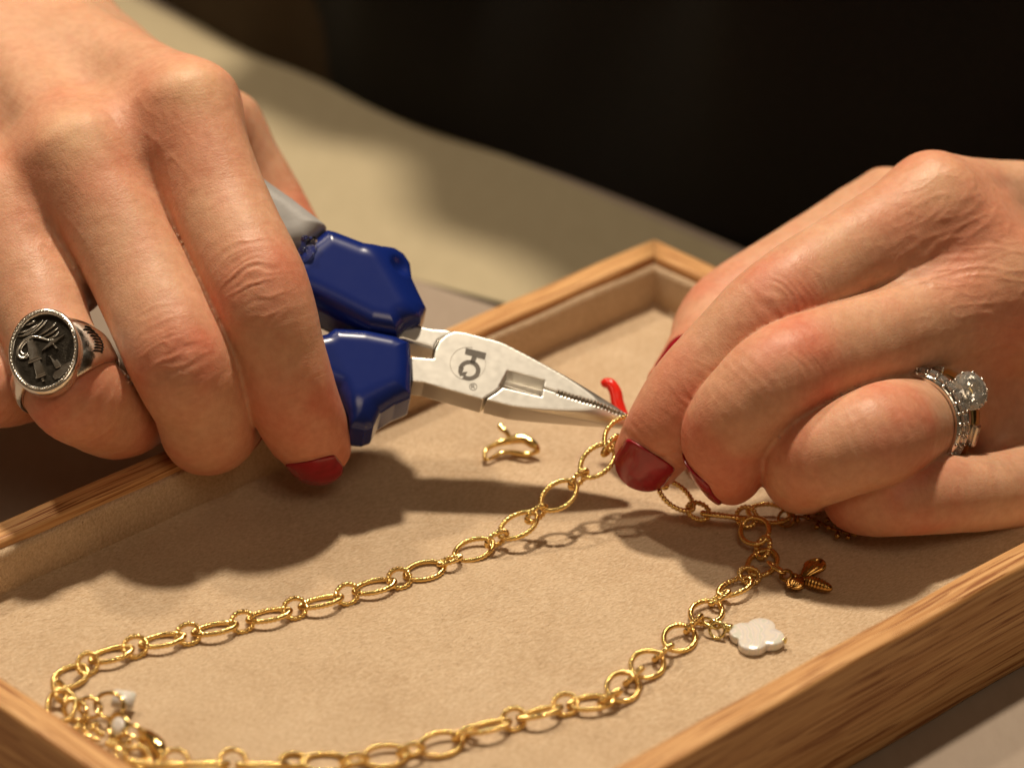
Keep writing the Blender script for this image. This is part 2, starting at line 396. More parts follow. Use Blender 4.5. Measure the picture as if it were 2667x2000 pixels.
# ------------------------------------------------------------------ tray
TH = R(43.6); TA = np.array([math.cos(TH), math.sin(TH), 0]); TN = np.array([-math.sin(TH), math.cos(TH), 0])
U0, U1, V0, V1, HR, RW = -.1410, .0440, -.1140, .0055, .0105, .0056
def uv(u, v, z=0): return TA*u+TN*v+np.array([0, 0, z])
tray = empty('wooden_tray', Vector(uv((U0+U1)/2, (V0+V1)/2, ZT)))
tag(tray, 'shallow oak tray lined with beige suede under both hands', 'tray')
def bevel_box(name, lx, ly, lz, bev, seg=4, mitre=0.0):
    """board along x; ends mitred by the board's own width"""
    bm = bmesh.new(); hx = lx/2
    P = [(-hx, -ly/2), (hx, -ly/2), (hx-mitre, ly/2), (-hx+mitre, ly/2)]
    vb = [bm.verts.new((x, y, -lz/2)) for x, y in P]; vt = [bm.verts.new((x, y, lz/2)) for x, y in P]
    bm.faces.new(vb[::-1]); bm.faces.new(vt)
    for i in range(4): bm.faces.new((vb[i], vb[(i+1) % 4], vt[(i+1) % 4], vt[i]))
    es = [e for e in bm.edges if abs(e.verts[0].co.x-e.verts[1].co.x) > lx*.6]
    bmesh.ops.bevel(bm, geom=es, offset=bev, segments=seg, affect='EDGES', profile=.6)
    bmesh.ops.subdivide_edges(bm, edges=[e for e in bm.edges if abs(e.verts[0].co.x-e.verts[1].co.x) > lx*.6], cuts=24)
    bmesh.ops.recalc_face_normals(bm, faces=bm.faces)
    for v in bm.verts:                             # the faintest hand-sanded waviness
        v.co.z += .00012*math.sin(v.co.x*190+ly*900); v.co.y += .00010*math.sin(v.co.x*130+1.3)
    me = bpy.data.meshes.new(name); bm.to_mesh(me); bm.free()
    me.polygons.foreach_set('use_smooth', np.ones(len(me.polygons), dtype=bool)); return me
lz = HR-ZT; zc = (HR+ZT)/2
LU, LV = U1-U0, V1-V0
for (cu, cv, ang, ln) in (((U0+U1)/2, V1+RW/2, math.pi, LU), ((U0+U1)/2, V0-RW/2, 0, LU),
                          (U0-RW/2, (V0+V1)/2, -math.pi/2, LV), (U1+RW/2, (V0+V1)/2, math.pi/2, LV)):
    me = bevel_box('side', ln+2*RW-.0003, RW, lz, .0012, 4, RW)
    o = link_obj('side', me, OAK); o.location = Vector(uv(cu, cv, zc)); o.rotation_euler = (0, 0, TH+ang); adopt(o, tray)
# suede floor: one sheet, faintly uneven
nx, ny = 90, 60
uu, vv = np.meshgrid(np.linspace(U0+.0002, U1-.0002, nx), np.linspace(V0+.0002, V1-.0002, ny), indexing='ij')
gp = np.stack([uu.ravel(), vv.ravel(), np.zeros(nx*ny)], 1)
edge = np.minimum.reduce([gp[:, 0]-U0, U1-gp[:, 0], gp[:, 1]-V0, V1-gp[:, 1]])
zz = .00012*vnoise(gp, .02, 3)-.0001+.0012*np.exp(-edge/.0012)
V = TA[None]*gp[:, :1]+TN[None]*gp[:, 1:2]; V[:, 2] = zz
F = [(i*ny+j, (i+1)*ny+j, (i+1)*ny+j+1, i*ny+j+1) for i in range(nx-1) for j in range(ny-1)]
adopt(link_obj('lining', mesh_np('lining', V, F), SUEDE), tray)
def lining_wall(cu, cv, ang, ln):
    n, m = 60, 8; vs = []; fs = []
    prof = [(.0, -.001), (.0010, .0004), (.0010, .004), (.0010, HR-.0032), (.0009, HR-.0024), (.0005, HR-.0019), (.0, HR-.0018), (-.0006, HR-.0018)]
    for i in range(n):
        x = -ln/2+ln*i/(n-1)
        for d, z in prof: vs.append((x, d+.00008*math.sin(x*400), z+.00010*math.sin(x*260+2)))
    for i in range(n-1):
        for j in range(m-1): fs.append((i*m+j, i*m+j+1, (i+1)*m+j+1, (i+1)*m+j))
    o = link_obj('lining_wall', mesh_py('lining_wall', vs, fs), SUEDE); o.location = Vector(uv(cu, cv)); o.rotation_euler = (0, 0, TH+ang); adopt(o, tray)
lining_wall((U0+U1)/2, V1, math.pi, LU); lining_wall((U0+U1)/2, V0, 0, LU)
lining_wall(U0, (V0+V1)/2, -math.pi/2, LV); lining_wall(U1, (V0+V1)/2, math.pi/2, LV)
NAP = mat_plastic('suede_fibre', (.72, .56, .39), .8)
# short suede fibres standing off the wall lining that faces the lens: too fine to count
fv, ff = [], []
for k in range(5200):
    u = U0+.002+rng.random()*(LU-.004); z = .0008+rng.random()*(HR-.0026); edge_top = rng.random() < .35
    if edge_top: z = HR-.0021+rng.random()*.0004
    b = uv(u, V1-.0010, z); d = nrm(-TN+np.array([*(TA[:2]*rng.normal()*.9), rng.normal()*.7+(.9 if edge_top else 0)]))*(.00025+.0004*rng.random())
    s = nrm(np.cross(d, FW))*.000022; i = len(fv); fv += [b-s, b+s, b+d]; ff.append((i, i+1, i+2))
for k in range(26000):                            # and lying flat on the floor, combed one way
    x, y = rng.random()*2667, 1150+rng.random()*850; p = fl(x, y); u, v = p@TA, p@TN
    if not (U0+.003 < u < U1-.003 and V0+.003 < v < V1-.003): continue
    an = .62+rng.normal()*.35; d = np.array([math.cos(an), math.sin(an), .18+.2*rng.random()])*(.0002+.0004*rng.random()); b = p+np.array([0, 0, .0001])
    s = nrm(np.cross(d, [0, 0, 1]))*(.000022+.00003*rng.random()); i = len(fv); fv += [b-s, b+s, b+d]; ff.append((i, i+1, i+2))
fz = link_obj('nap', mesh_py('nap', fv, ff), NAP); tag(fz, kind='stuff'); adopt(fz, tray)

# ------------------------------------------------------------------ the person: hands (implicit surfaces), nails, apron
class Finger:
    """bent tapering tube: rows of (photo x, photo y, distance, half width, dorsal half depth, palmar half depth) in mm"""
    def __init__(s, rows, L, cap=4.0, joints=(), lroll=None, red=1.0, n=48):
        P = np.array([at(r[0], r[1], r[2]) for r in rows]); W = np.array([[r[3], r[4], r[5]] for r in rows])*1e-3
        S = spline(np.hstack([P, W]), n); s.P = S[:, :3]; s.W = S[:, 3:]; s.n = n; s.cap = cap*1e-3
        T = np.gradient(s.P, axis=0); T /= np.linalg.norm(T, axis=1)[:, None]; s.T = T
        Lr = np.repeat(L[None], n, 0)
        if lroll is not None:                      # twist of the flexion axis along the finger, radians at each row
            an = np.interp(np.linspace(0, len(rows)-1, n), np.arange(len(rows)), lroll)
            Lr = np.array([L*math.cos(a)+np.cross(t, L)*math.sin(a)+t*(t@L)*(1-math.cos(a)) for a, t in zip(an, T)])
        Lt = Lr-(Lr*T).sum(1)[:, None]*T; Lt /= np.linalg.norm(Lt, axis=1)[:, None]; s.L = Lt
        D = np.cross(T, Lt); 
        if D[0]@(-FW) < 0: D = -D
        s.D = D; s.arc = np.concatenate([[0], np.cumsum(np.linalg.norm(np.diff(s.P, axis=0), axis=1))])
        idx = np.linspace(0, n-1, len(rows)); s.jt = [(np.interp(idx[j], np.arange(n), s.arc), a) for j, a in joints]
        s.tip = s.arc[-1]; s.red = red; s.k = .0014
        m = s.W.max()+.012; s.lo = s.P.min(0)-m; s.hi = s.P.max(0)+m
    def local(s, p):
        c = s.P.mean(0); PP = s.P-c; pp = p-c
        k = np.argmin((PP*PP).sum(1)[None]-2*(pp@PP.T), 1)
        best = np.full(len(p), 1e9); bi = np.zeros(len(p), int); bt = np.zeros(len(p))
        for i in (np.maximum(k-1, 0), np.minimum(k, s.n-2)):
            A = s.P[i]; B = s.P[i+1]-A; v = p-A; t = np.clip((v*B).sum(1)/(B*B).sum(1), 0, 1); d = ((v-t[:, None]*B)**2).sum(1)
            m = d < best; best[m] = d[m]; bi[m] = i[m]; bt[m] = t[m]
        j = bi+1; w = bt[:, None]
        C = s.P[bi]*(1-w)+s.P[j]*w; L = s.L[bi]*(1-w)+s.L[j]*w; D = s.D[bi]*(1-w)+s.D[j]*w; T = s.T[bi]*(1-w)+s.T[j]*w; W = s.W[bi]*(1-w)+s.W[j]*w
        q = p-C; return s.arc[bi]*(1-bt)+s.arc[j]*bt, (q*L).sum(1), (q*D).sum(1), (q*T).sum(1), W
    def dist(s, p):
        out = np.full(len(p), .03); m = ((p > s.lo) & (p < s.hi)).all(1)
        if not m.any(): return out
        a, u, v, e, W = s.local(p[m]); hv = np.where(v > 0, W[:, 1], W[:, 2]); ee = np.where((a > s.tip-1e-7) | (a < 1e-7), e, 0)
        cap = np.where(a > s.tip/2, s.cap, .006)
        r = np.sqrt(u*u+v*v+ee*ee); q = np.sqrt((u/W[:, 0])**2+(v/hv)**2+(ee/cap)**2); q = np.maximum(q, 1e-4)
        out[m] = r-r/q; return out

class Hand:
    def __init__(s, fingers, palm, k_palm=.008, k_fin=.006, kf=.0017, extra=()):
        s.f = fingers; s.palm = palm; s.kp = k_palm; s.kf = k_fin; s.k2 = kf; s.beds = list(extra)
    def palm_d(s, p):
        d = None
        for a, b, ra, rb, *k in s.palm:
            q = rcone(p, a, b, ra, rb); d = q if d is None else smin(d, q, k[0] if k else s.kp)
        return d
    def base(s, p):
        pd = s.palm_d(p); out = pd
        for f in s.f: out = smin(out, smin(pd, f.dist(p), s.kf), f.k)
        return out
    def fn(s, p): return s.base(p)
    def coords(s, p):
        best = np.full(len(p), 1e9); A = np.zeros(len(p)); Ar = np.zeros(len(p)); DO = np.zeros(len(p)); FI = np.full(len(p), -1)
        for i, f in enumerate(s.f):
            m = ((p > f.lo) & (p < f.hi)).all(1); d = f.dist(p); m &= d < best
            if not m.any(): continue
            a, u, v, e, W = f.local(p[m]); best[m] = d[m]; th = np.arctan2(u/W[:, 0], v/W[:, 1])
            A[m] = a+np.where(np.abs(e) > 1e-6, e, 0); Ar[m] = th*W[:, 0]; DO[m] = np.cos(th); FI[m] = i
        return A, Ar, DO, FI, best
    def nail_beds(s, V):
        out = np.zeros(len(V))
        for C0, T, L, D, ln, w, back in s.beds:      # a low fold of skin round the root of each nail
            q = V-C0; x = q@T; u = q@L; up_ = q@D; x1 = .20*ln; k = np.sqrt((np.maximum(x1-x, 0)/x1)**2+(u/w)**2); r = (k-1)*(x1+w)*.5
            out += ((up_ > 0) & (x > -.004) & (x < back))*.00020*np.exp(-((r-.0007)/.00045)**2)*np.clip(1.6-1.6*x/back, 0, 1)
        return out
    def build(s, name, lo, hi, h, knuckles=(), veins=(), seed=0, detail=()):
        V, Q = implicit(s.fn, lo, hi, h, 1, 2)
        A, Ar, DO, FI, bd = s.coords(V); N = vnormals(V, Q)
        red = np.zeros(len(V)); pale = np.zeros(len(V)); vein = np.zeros(len(V)); disp = np.zeros(len(V))
        onf = np.clip(1-bd/.0025, 0, 1); wob = vnoise(V, .004, seed); wob2 = vnoise(V, .0016, seed+5)
        for i, f in enumerate(s.f):
            m = FI == i
            for tj, amp in f.jt:
                x = (A-tj)*1e3; y = Ar*1e3; dor = np.clip(DO*1.3, 0, 1)*m*onf
                g = np.exp(-(x/5.5)**2)*np.clip(DO*1.6+.3, 0, 1)*m*onf; red += g*.85*min(1, .6+amp)*f.red*(.75+.5*wob)
                pr = np.random.default_rng(seed*31+i*7+int(tj*1e5) % 97)
                for o in np.arange(-5.4, 5.5, 1.0):
                    o = o+pr.normal()*.25; bend = (.035*np.sign(o) if abs(o) > .7 else 0)*(y**2)*.35
                    xx = x-o+bend*.9-1.1*wob-.25*wob2; len_ = 3.2+2.2*pr.random(); 
                    dep = amp*(.17 if abs(o) < 1.6 else .10)*(.5+.8*pr.random())
                    disp -= 1e-3*dep*np.exp(-(xx/.26)**2)*np.exp(-((y-pr.normal()*.8)/len_)**2)*dor
                    disp += 1e-3*dep*.45*np.exp(-((xx-.65)/.45)**2)*np.exp(-(y/len_)**2)*dor
            red += m*onf*np.clip((A-f.tip+.015)/.013, 0, 1)*.85*f.red
        for (c, r, rr, pp) in knuckles:
            g = np.exp(-(((V-c)**2).sum(1))/(r*r)); pale += g*pp; g2 = np.exp(-(((V-c)**2).sum(1))/((1.9*r)**2)); red += np.clip(g2-g*.8, 0, 1)*rr
        for (a, b, r, amt, hgt) in veins:
            d = np.maximum(rcone(V, a, b, 0, 0)-np.abs(vnoise(V, .012, 2))*.001, 0); g = np.exp(-(d/r)**2); vein += g*amt; disp += g*hgt
        disp += 1e-3*(.10*vnoise(V, .006, seed+2)+.05*vnoise(V, .0025, seed+3))
        red += .30*np.clip(vnoise(V, .010, seed+9), 0, 1)+.2*np.clip(vnoise(V, .0045, seed+13), 0, 1)
        for c, r, ax, amp in detail:                # folds of loose skin running along ax
            q = V-c; m_ = np.exp(-(q*q).sum(1)/(r*r)); al = q@ax; ac = np.stack([q@RT, q@UP, q@FW], 1); ac = ac-al[:, None]*np.array([ax@RT, ax@UP, ax@FW])
            w_ = np.concatenate([ac/.0017+al[:, None]*np.array([ax@RT, ax@UP, ax@FW])/.011], 1); nn = vnoise(w_, 1.0, seed+21)
            disp -= amp*m_*np.exp(-(nn/.16)**2); disp += amp*.4*m_*np.clip(np.abs(nn), 0, .6)
        disp += s.nail_beds(V)
        V = V+N*disp[:, None]
        me = mesh_np(name, V, Q)
        col = me.color_attributes.new('tone', 'FLOAT_COLOR', 'POINT')
        col.data.foreach_set('color', np.stack([np.clip(red, 0, 1), np.clip(pale, 0, 1), np.clip(vein, 0, 1), np.ones(len(V))], 1).astype(np.float32).ravel())
        fu = np.where(onf > .3, A, V@UP*.8+V@RT*.5); fa = np.where(onf > .3, Ar, V@RT*.8-V@UP*.5)
        att = me.attributes.new('fuv', 'FLOAT_VECTOR', 'POINT')
        att.data.foreach_set('vector', np.stack([fu, fa, FI*.01], 1).astype(np.float32).ravel())
        return me
def nail_frame(f, back, roll):
    t0 = f.tip-back*1e-3; i = int(np.searchsorted(f.arc, t0)); i = min(max(i, 1), f.n-2)
    C0 = f.P[i]; T = nrm(f.P[-1]-f.P[i]); L = f.L[(i+f.n-1)//2]; D = nrm(np.cross(T, L)); D = D if D@f.D[-1] > 0 else -D
    if roll: L, D = L*math.cos(roll)+D*math.sin(roll), D*math.cos(roll)-L*math.sin(roll)
    return C0, T, nrm(L-T*(L@T)), D, i
def bed(f, back, front, halfw, roll=0.0):
    C0, T, L, D, i = nail_frame(f, back, roll); return (C0, T, L, D, (back+front)*1e-3, halfw*1e-3, back*1e-3)
def nail(H, f, back, front, halfw, lift=.00045, roll=0.0, mat=None):
    """lacquered nail on the dorsal side of the finger's last bone; lengths in mm from the tip"""
    C0, T, L, D, i = nail_frame(f, back, roll); hd = f.W[i, 1]; ln = (back+front)*1e-3; w = halfw*1e-3
    n, m = 34, 21; S_ = .5-.5*np.cos(np.pi*np.arange(n)/(n-1)); X_ = np.repeat((S_*ln)[:, None], m, 1)
    ww = np.where(S_ < .20, w*(np.sqrt(np.maximum(.0004, 1-((.20-S_)/.20)**2))*.94+.06), w); ww = np.where(S_ > .58, w*np.maximum(.0004, 1-(np.maximum(S_-.58, 0)/.42)**2.3)**.55, ww)
    Y_ = np.linspace(-1, 1, m)[None]*np.ones((n, 1)); U_ = ww[:, None]*Y_
    xb = (back-1.2)*1e-3; Xc = np.minimum(X_, xb)   # the nail lies on the skin as far as the quick, then runs on free
    def height(Xq):
        a0 = np.zeros(Xq.size); a1 = np.full(Xq.size, hd*1.9); B0 = C0+T*Xq.reshape(-1, 1)+L*U_.reshape(-1, 1)
        for _ in range(22):
            mid = (a0+a1)/2; ins = f.dist(B0+D*mid[:, None]) < 0; a0 = np.where(ins, mid, a0); a1 = np.where(ins, a1, mid)
        return a0.reshape(n, m)
    h0 = height(Xc); sl = (height(np.full_like(X_, xb))-height(np.full_like(X_, xb-.002)))/.002
    Hh = h0+np.clip(sl, -.5, .1)*.6*(X_-Xc)-40*(X_-Xc)**2
    for _ in range(3): Hh[1:-1, 1:-1] = .5*Hh[1:-1, 1:-1]+.125*(Hh[2:, 1:-1]+Hh[:-2, 1:-1]+Hh[1:-1, 2:]+Hh[1:-1, :-2])
    vs = []
    for layer in (0, 1):
        q = C0+T*X_[..., None]+L*U_[..., None]+D*(Hh+lift-np.abs(Y_)**8*.0001-(.0004 if layer else 0))[..., None]; vs += list(q.reshape(-1, 3))
    fs = []
    for a in range(n-1):
        for b in range(m-1):
            q = (a*m+b, a*m+b+1, (a+1)*m+b+1, (a+1)*m+b); fs += [q, tuple(k+n*m for k in q[::-1])]
    bd = [a*m for a in range(n)]+[(n-1)*m+b for b in range(1, m)]+[a*m+m-1 for a in range(n-2, -1, -1)]+[b for b in range(m-2, 0, -1)]
    for k in range(len(bd)):
        a, b = bd[k], bd[(k+1) % len(bd)]; fs.append((a, a+n*m, b+n*m, b))
    me = mesh_py('nail', vs, fs); bm = bmesh.new(); bm.from_mesh(me); bmesh.ops.recalc_face_normals(bm, faces=bm.faces); bm.to_mesh(me); bm.free()
    me.polygons.foreach_set('use_smooth', np.ones(len(me.polygons), dtype=bool))
    return link_obj('nail', me, mat or NAIL)
def cz(x, y, d, r): return at(x, y, d), r*1e-3
def pc(a, b, ra, rb, *k): return (at(*a), at(*b), ra*1e-3, rb*1e-3, *k)

person = empty('person', Vector(e2))
tag(person, 'person in a black apron with red nails working a chain with pliers', 'person')

# --- the hand that grips the pliers
L1 = nrm(RT*.89+UP*.45)
h1_index = Finger([(485, 275, .6560, 8.6, 8.2, 9), (571, 525, .6490, 8.75, 7.9, 10), (678, 757, .6400, 8.7, 8.2, 10.5), (728, 925, .6415, 8.1, 7.6, 9.6),
                   (762, 1035, .6445, 8.0, 7.3, 8.4), (798, 1120, .6490, 7.5, 6.5, 7.6), (826, 1178, .6540, 6.2, 5.2, 6.4)], L1, 4.2, [(2, 1.0), (4, .35)],
                  [0, 0, 0, .05, .12, .22, .25])
h1_middle = Finger([(195, 405, .6530, 8.6, 8.2, 9), (350, 690, .6450, 8.85, 7.9, 9.5), (461, 928, .6370, 8.95, 8.4, 9.5), (517, 1045, .6410, 8.4, 7.7, 8.6),
                    (543, 1125, .6480, 8.2, 7.5, 7.8), (580, 1110, .6580, 7.5, 6.8, 7.4), (625, 1060, .6660, 6.4, 5.6, 6.4)], L1, 4, [(2, .75), (4, .2)])
h1_ring = Finger([(-20, 560, .6550, 8.4, 8, 9), (82, 765, .6470, 8.8, 7.6, 8.6), (130, 885, .6420, 8.15, 7.7, 8.2), (188, 1010, .6370, 8.7, 8.2, 8.5), (250, 1062, .6420, 8.1, 7.4, 7.8),
                  (312, 1092, .6500, 7.6, 7.0, 7.4), (370, 1075, .6600, 7.0, 6.4, 7.0), (430, 1035, .6680, 6, 5.4, 6)], L1, 4, [(3, .35), (5, .2)])
h1_pinky = Finger([(-200, 740, .6620, 7.6, 7.2, 8), (-110, 880, .6520, 7.2, 6.8, 7.5), (-20, 1000, .6450, 7.3, 7, 7.2), (60, 1015, .6520, 6.6, 6, 6.5), (130, 1000, .6620, 5.8, 5.2, 5.8)], L1, 4, [(2, .3)])
L1t = nrm(RT*.55-UP*.35+FW*.75)
h1_thumb = Finger([(560, 350, .6960, 10, 9.5, 10), (655, 490, .6960, 8.6, 8.2, 9), (708, 590, .6950, 8.8, 8.4, 9), (765, 670, .6920, 8.3, 7.4, 8), (810, 730, .6890, 6.8, 5.4, 6.8)], L1t, 4, [(2, .5)])
palm1 = [pc((485, 275, .6590), (60, 65, .7030), 7.6, 7.5), pc((195, 405, .6560), (-60, 60, .7000), 7.8, 8), pc((-20, 560, .6580), (-170, 130, .7050), 7.6, 8),
         pc((-200, 740, .6650), (-260, 220, .7150), 7.2, 8), pc((150, 450, .6750), (-50, 80, .7150), 11, 13), pc((-60, 620, .6780), (-150, 200, .7150), 10, 12),
         pc((380, 330, .6700), (20, 60, .7150), 8, 11), pc((520, 360, .6960), (60, 60, .7200), 9, 13, .010), pc((400, 400, .6800), (520, 340, .6860), 7, 8, .008),
         pc((470, 300, .6600), (195, 420, .6570), 6.8, 6.8, .007), pc((195, 420, .6570), (-20, 575, .6590), 6.8, 6.6, .007), pc((-20, 575, .6590), (-200, 745, .6650), 6.4, 6.2, .007),
         pc((385, 420, .6580), (455, 640, .6570), 7.0, 4.8, .006), pc((115, 590, .6560), (195, 745, .6550), 7.0, 4.6, .006), pc((-90, 730, .6600), (-60, 790, .6590), 6, 4.6, .006),
         pc((430, 560, .6740), (570, 820, .6680), 8.5, 7.5, .004), pc((570, 820, .6680), (650, 960, .6620), 7.5, 6.0, .004),  # unseen palm bulk, added to block light passing between the fingers
         pc((-30, -60, .7260), (-60, -520, .8000), 18.5, 21), pc((40, 20, .7160), (-90, 40, .7180), 14, 15)]
h1_middle.k = .0013; h1_ring.k = .0013; h1_pinky.k = .0008; h1_thumb.k = .001
HAND1 = Hand([h1_index, h1_middle, h1_ring, h1_pinky, h1_thumb], palm1, extra=[bed(h1_index, 6.5, 4.6, 4.6, .12)])
kn1 = [(at(500, 205, .6480), .0065, .7, .9), (at(190, 350, .6455), .0062, .6, .9), (at(-40, 520, .648), .006, .6, .6)]
vn1 = [(at(150, 210, .672), at(60, 120, .68), .0016, .5, .0002), (at(300, 230, .663), at(120, 60, .685), .0015, .35, .0002), (at(60, 330, .66), at(-60, 150, .68), .0016, .4, .0002)]
dt1 = [(at(640, 330, .655), .009, nrm(RT*.35-UP*.9), .00011), (at(330, 330, .652), .008, nrm(RT*.5-UP*.8), .00008), (at(420, 450, .65), .009, nrm(RT*.3-UP*.95), .0001), (at(140, 600, .648), .009, nrm(RT*.3-UP*.95), .0001)]
pts = np.array([at(-380, -380, .62), at(1020, 1350, .62), at(-380, -380, .79), at(1020, 1350, .79), at(1020, -380, .7), at(-380, 1350, .7)])
def hand_bounds(corners): return corners.min(0), corners.max(0)
def build_hand(H, x0, x1, y0, y1, d0, d1, h, **kw):
    """meshed in axes turned with the lens so the box stays small"""
    Mx = np.stack([RT, UP, FW]); org = at((x0+x1)/2, (y0+y1)/2, (d0+d1)/2)
    C = np.array([(at(x, y, d)-org)@Mx.T for x in (x0, x1) for y in (y0, y1) for d in (d0, d1)])
    class Wrap: pass
    base = H.fn
    loc = lambda q: base(q@Mx+org)
    V, Q = implicit(loc, C.min(0), C.max(0), h, 1, 2)
    return V@Mx+org, Q
def finish_hand(H, name, V, Q, knuckles, veins, seed, detail=()):
    global implicit
    keep = implicit; implicit = lambda *a: (V, Q)
    try: return H.build(name, None, None, 0, knuckles, veins, seed, detail)
    finally: implicit = keep
import time as _t; _t0 = _t.time()
V, Q = build_hand(HAND1, -420, 960, -560, 1320, .615, .83, HAND_H)
hand1 = link_obj('hand', finish_hand(HAND1, 'hand', V, Q, kn1, vn1, 1, dt1), SKIN); adopt(hand1, person)
tag(hand1, 'hand at the left gripping the pliers, signet ring on it')
print('hand1', len(V), _t.time()-_t0)
def on_hand(o, hand): o.parent = hand; o.matrix_parent_inverse = hand.matrix_parent_inverse.copy(); o.matrix_parent_inverse.identity(); return o

# --- the hand that holds the chain
L2 = nrm(RT*.45-UP*.89)
h2_index = Finger([(2440, 530, .6640, 8.8, 8.2, 9), (2230, 655, .6560, 8.4, 7.8, 8.8), (2030, 790, .6480, 8.5, 8.0, 8.4), (1895, 915, .6470, 7.8, 7.2, 7.8),
                   (1800, 1020, .6470, 7.8, 7.0, 7.6), (1732, 1125, .6480, 7.4, 6.3, 7.4), (1684, 1196, .6520, 6.3, 5.0, 6.3)], L2, 4.4, [(2, 1.0), (4, .4)], [0, 0, 0, -.05, -.15, -.3, -.35])
h2_middle = Finger([(2640, 740, .6640, 8.8, 8.4, 9), (2370, 850, .6540, 8.5, 8, 9), (2064, 960, .6390, 8.7, 8.4, 8.6), (1948, 1048, .6370, 8.1, 7.6, 8.0),
                    (1890, 1130, .6400, 7.9, 7.2, 7.8), (1885, 1190, .6425, 7.4, 6.4, 7.4), (1898, 1232, .6470, 6.4, 5.2, 6.2)], L2, 4.2, [(2, .6), (4, .25)])
h2_ring = Finger([(2650, 950, .6840, 8.4, 8, 9), (2515, 1035, .6690, 8.1, 7.7, 8.4), (2398, 1092, .6530, 8.1, 7.7, 8.0), (2300, 1128, .6370, 8.9, 8.6, 8.6), (2190, 1175, .6350, 8.3, 7.8, 8.0),
                  (2102, 1212, .6390, 7.9, 7.4, 7.6), (2085, 1238, .6480, 7.0, 6.4, 7.0), (2150, 1240, .6570, 6, 5.4, 6)], L2, 4, [(3, .22), (5, .2)])
h2_pinky = Finger([(2800, 1235, .6700, 7.8, 7.4, 8.4), (2600, 1278, .6540, 7.0, 6.6, 7.2), (2390, 1292, .6420, 6.9, 6.5, 6.6), (2290, 1306, .6420, 6.3, 5.8, 6.2), (2225, 1305, .6470, 5.9, 5.3, 5.8), (2230, 1290, .6560, 5.2, 4.6, 5.2)], L2, 3.6, [(2, .35), (4, .2)])
L2t = nrm(RT*.3-UP*.45-FW*.75)
h2_thumb = Finger([(2330, 560, .6950, 10, 9.5, 10), (2090, 700, .6900, 9, 8.6, 9), (1905, 825, .6840, 9.2, 8.8, 9), (1856, 920, .6760, 8.7, 7.9, 8.4), (1782, 1010, .6680, 7.4, 5.8, 7.0)], L2t, 4.4, [(2, .5)])
palm2 = [pc((2440, 530, .6660), (3000, 560, .7150), 8.0, 9), pc((2640, 740, .6660), (3060, 680, .7150), 8.2, 9), pc((2680, 945, .6800), (3100, 800, .7200), 8.4, 9),
         pc((2800, 1200, .6730), (3120, 930, .7250), 7.4, 9), pc((2620, 700, .6850), (3050, 700, .7250), 11, 13), pc((2760, 1050, .6900), (3080, 850, .7300), 11, 13),
         pc((2400, 590, .6950), (3000, 600, .7300), 9.5, 13, .010), pc((2860, 1180, .6850), (3150, 950, .7300), 11, 14),
         pc((3080, 740, .7250), (3500, 420, .8000), 20, 22), pc((2500, 620, .6800), (2640, 900, .6850), 8, 9),
         pc((2450, 560, .6680), (2640, 755, .6680), 7.2, 7.2, .007), pc((2640, 755, .6680), (2690, 950, .6780), 7.2, 7.4, .007), pc((2690, 960, .6780), (2800, 1225, .6750), 7.2, 7, .007),
         pc((2520, 640, .6650), (2340, 715, .6590), 8.4, 5.2, .007), pc((2640, 850, .6680), (2470, 905, .6620), 8.6, 6.0, .007), pc((2710, 1090, .6760), (2610, 1150, .6690), 8, 5.0, .007)]
h2_middle.k = .0004; h2_ring.k = .0011; h2_pinky.k = .0007; h2_thumb.k = .0004
HAND2 = Hand([h2_index, h2_middle, h2_ring, h2_pinky, h2_thumb], palm2, extra=[bed(h2_index, 6.4, 4.6, 5.1), bed(h2_middle, 7.5, 3.6, 4.8), bed(h2_thumb, 7.5, 3.6, 5.2)])
kn2 = [(at(2435, 480, .6570), .0062, .8, .5), (at(2640, 700, .6570), .0062, .9, .4), (at(2700, 930, .664), .006, .7, .4)]
vn2 = [(at(2600, 480, .665), at(2800, 500, .69), .0016, .4, .0002)]
dt2 = [(at(2400, 700, .658), .012, nrm(RT*.85+UP*.35), .00014), (at(2560, 760, .656), .012, nrm(RT*.9+UP*.1), .00013), (at(2480, 560, .655), .011, nrm(RT*.8+UP*.5), .00010), (at(2640, 900, .664), .012, nrm(RT*.9-UP*.1), .00013)]
V, Q = build_hand(HAND2, 1560, 3150, 340, 1440, .610, .80, HAND_H)
hand2 = link_obj('hand', finish_hand(HAND2, 'hand', V, Q, kn2, vn2, 4, dt2), SKIN); adopt(hand2, person)
tag(hand2, 'hand at the right pinching the chain, diamond ring on it')
print('hand2', len(V), _t.time()-_t0)
on_hand(nail(HAND1, h1_index, 6.5, 4.6, 4.6, roll=.12), hand1)
on_hand(nail(HAND2, h2_index, 6.4, 4.6, 5.1), hand2)
on_hand(nail(HAND2, h2_middle, 7.5, 3.6, 4.8), hand2)
on_hand(nail(HAND2, h2_thumb, 7.5, 3.6, 5.2), hand2)
on_hand(nail(HAND1, h1_middle, 7.5, 3.0, 4.8), hand1)

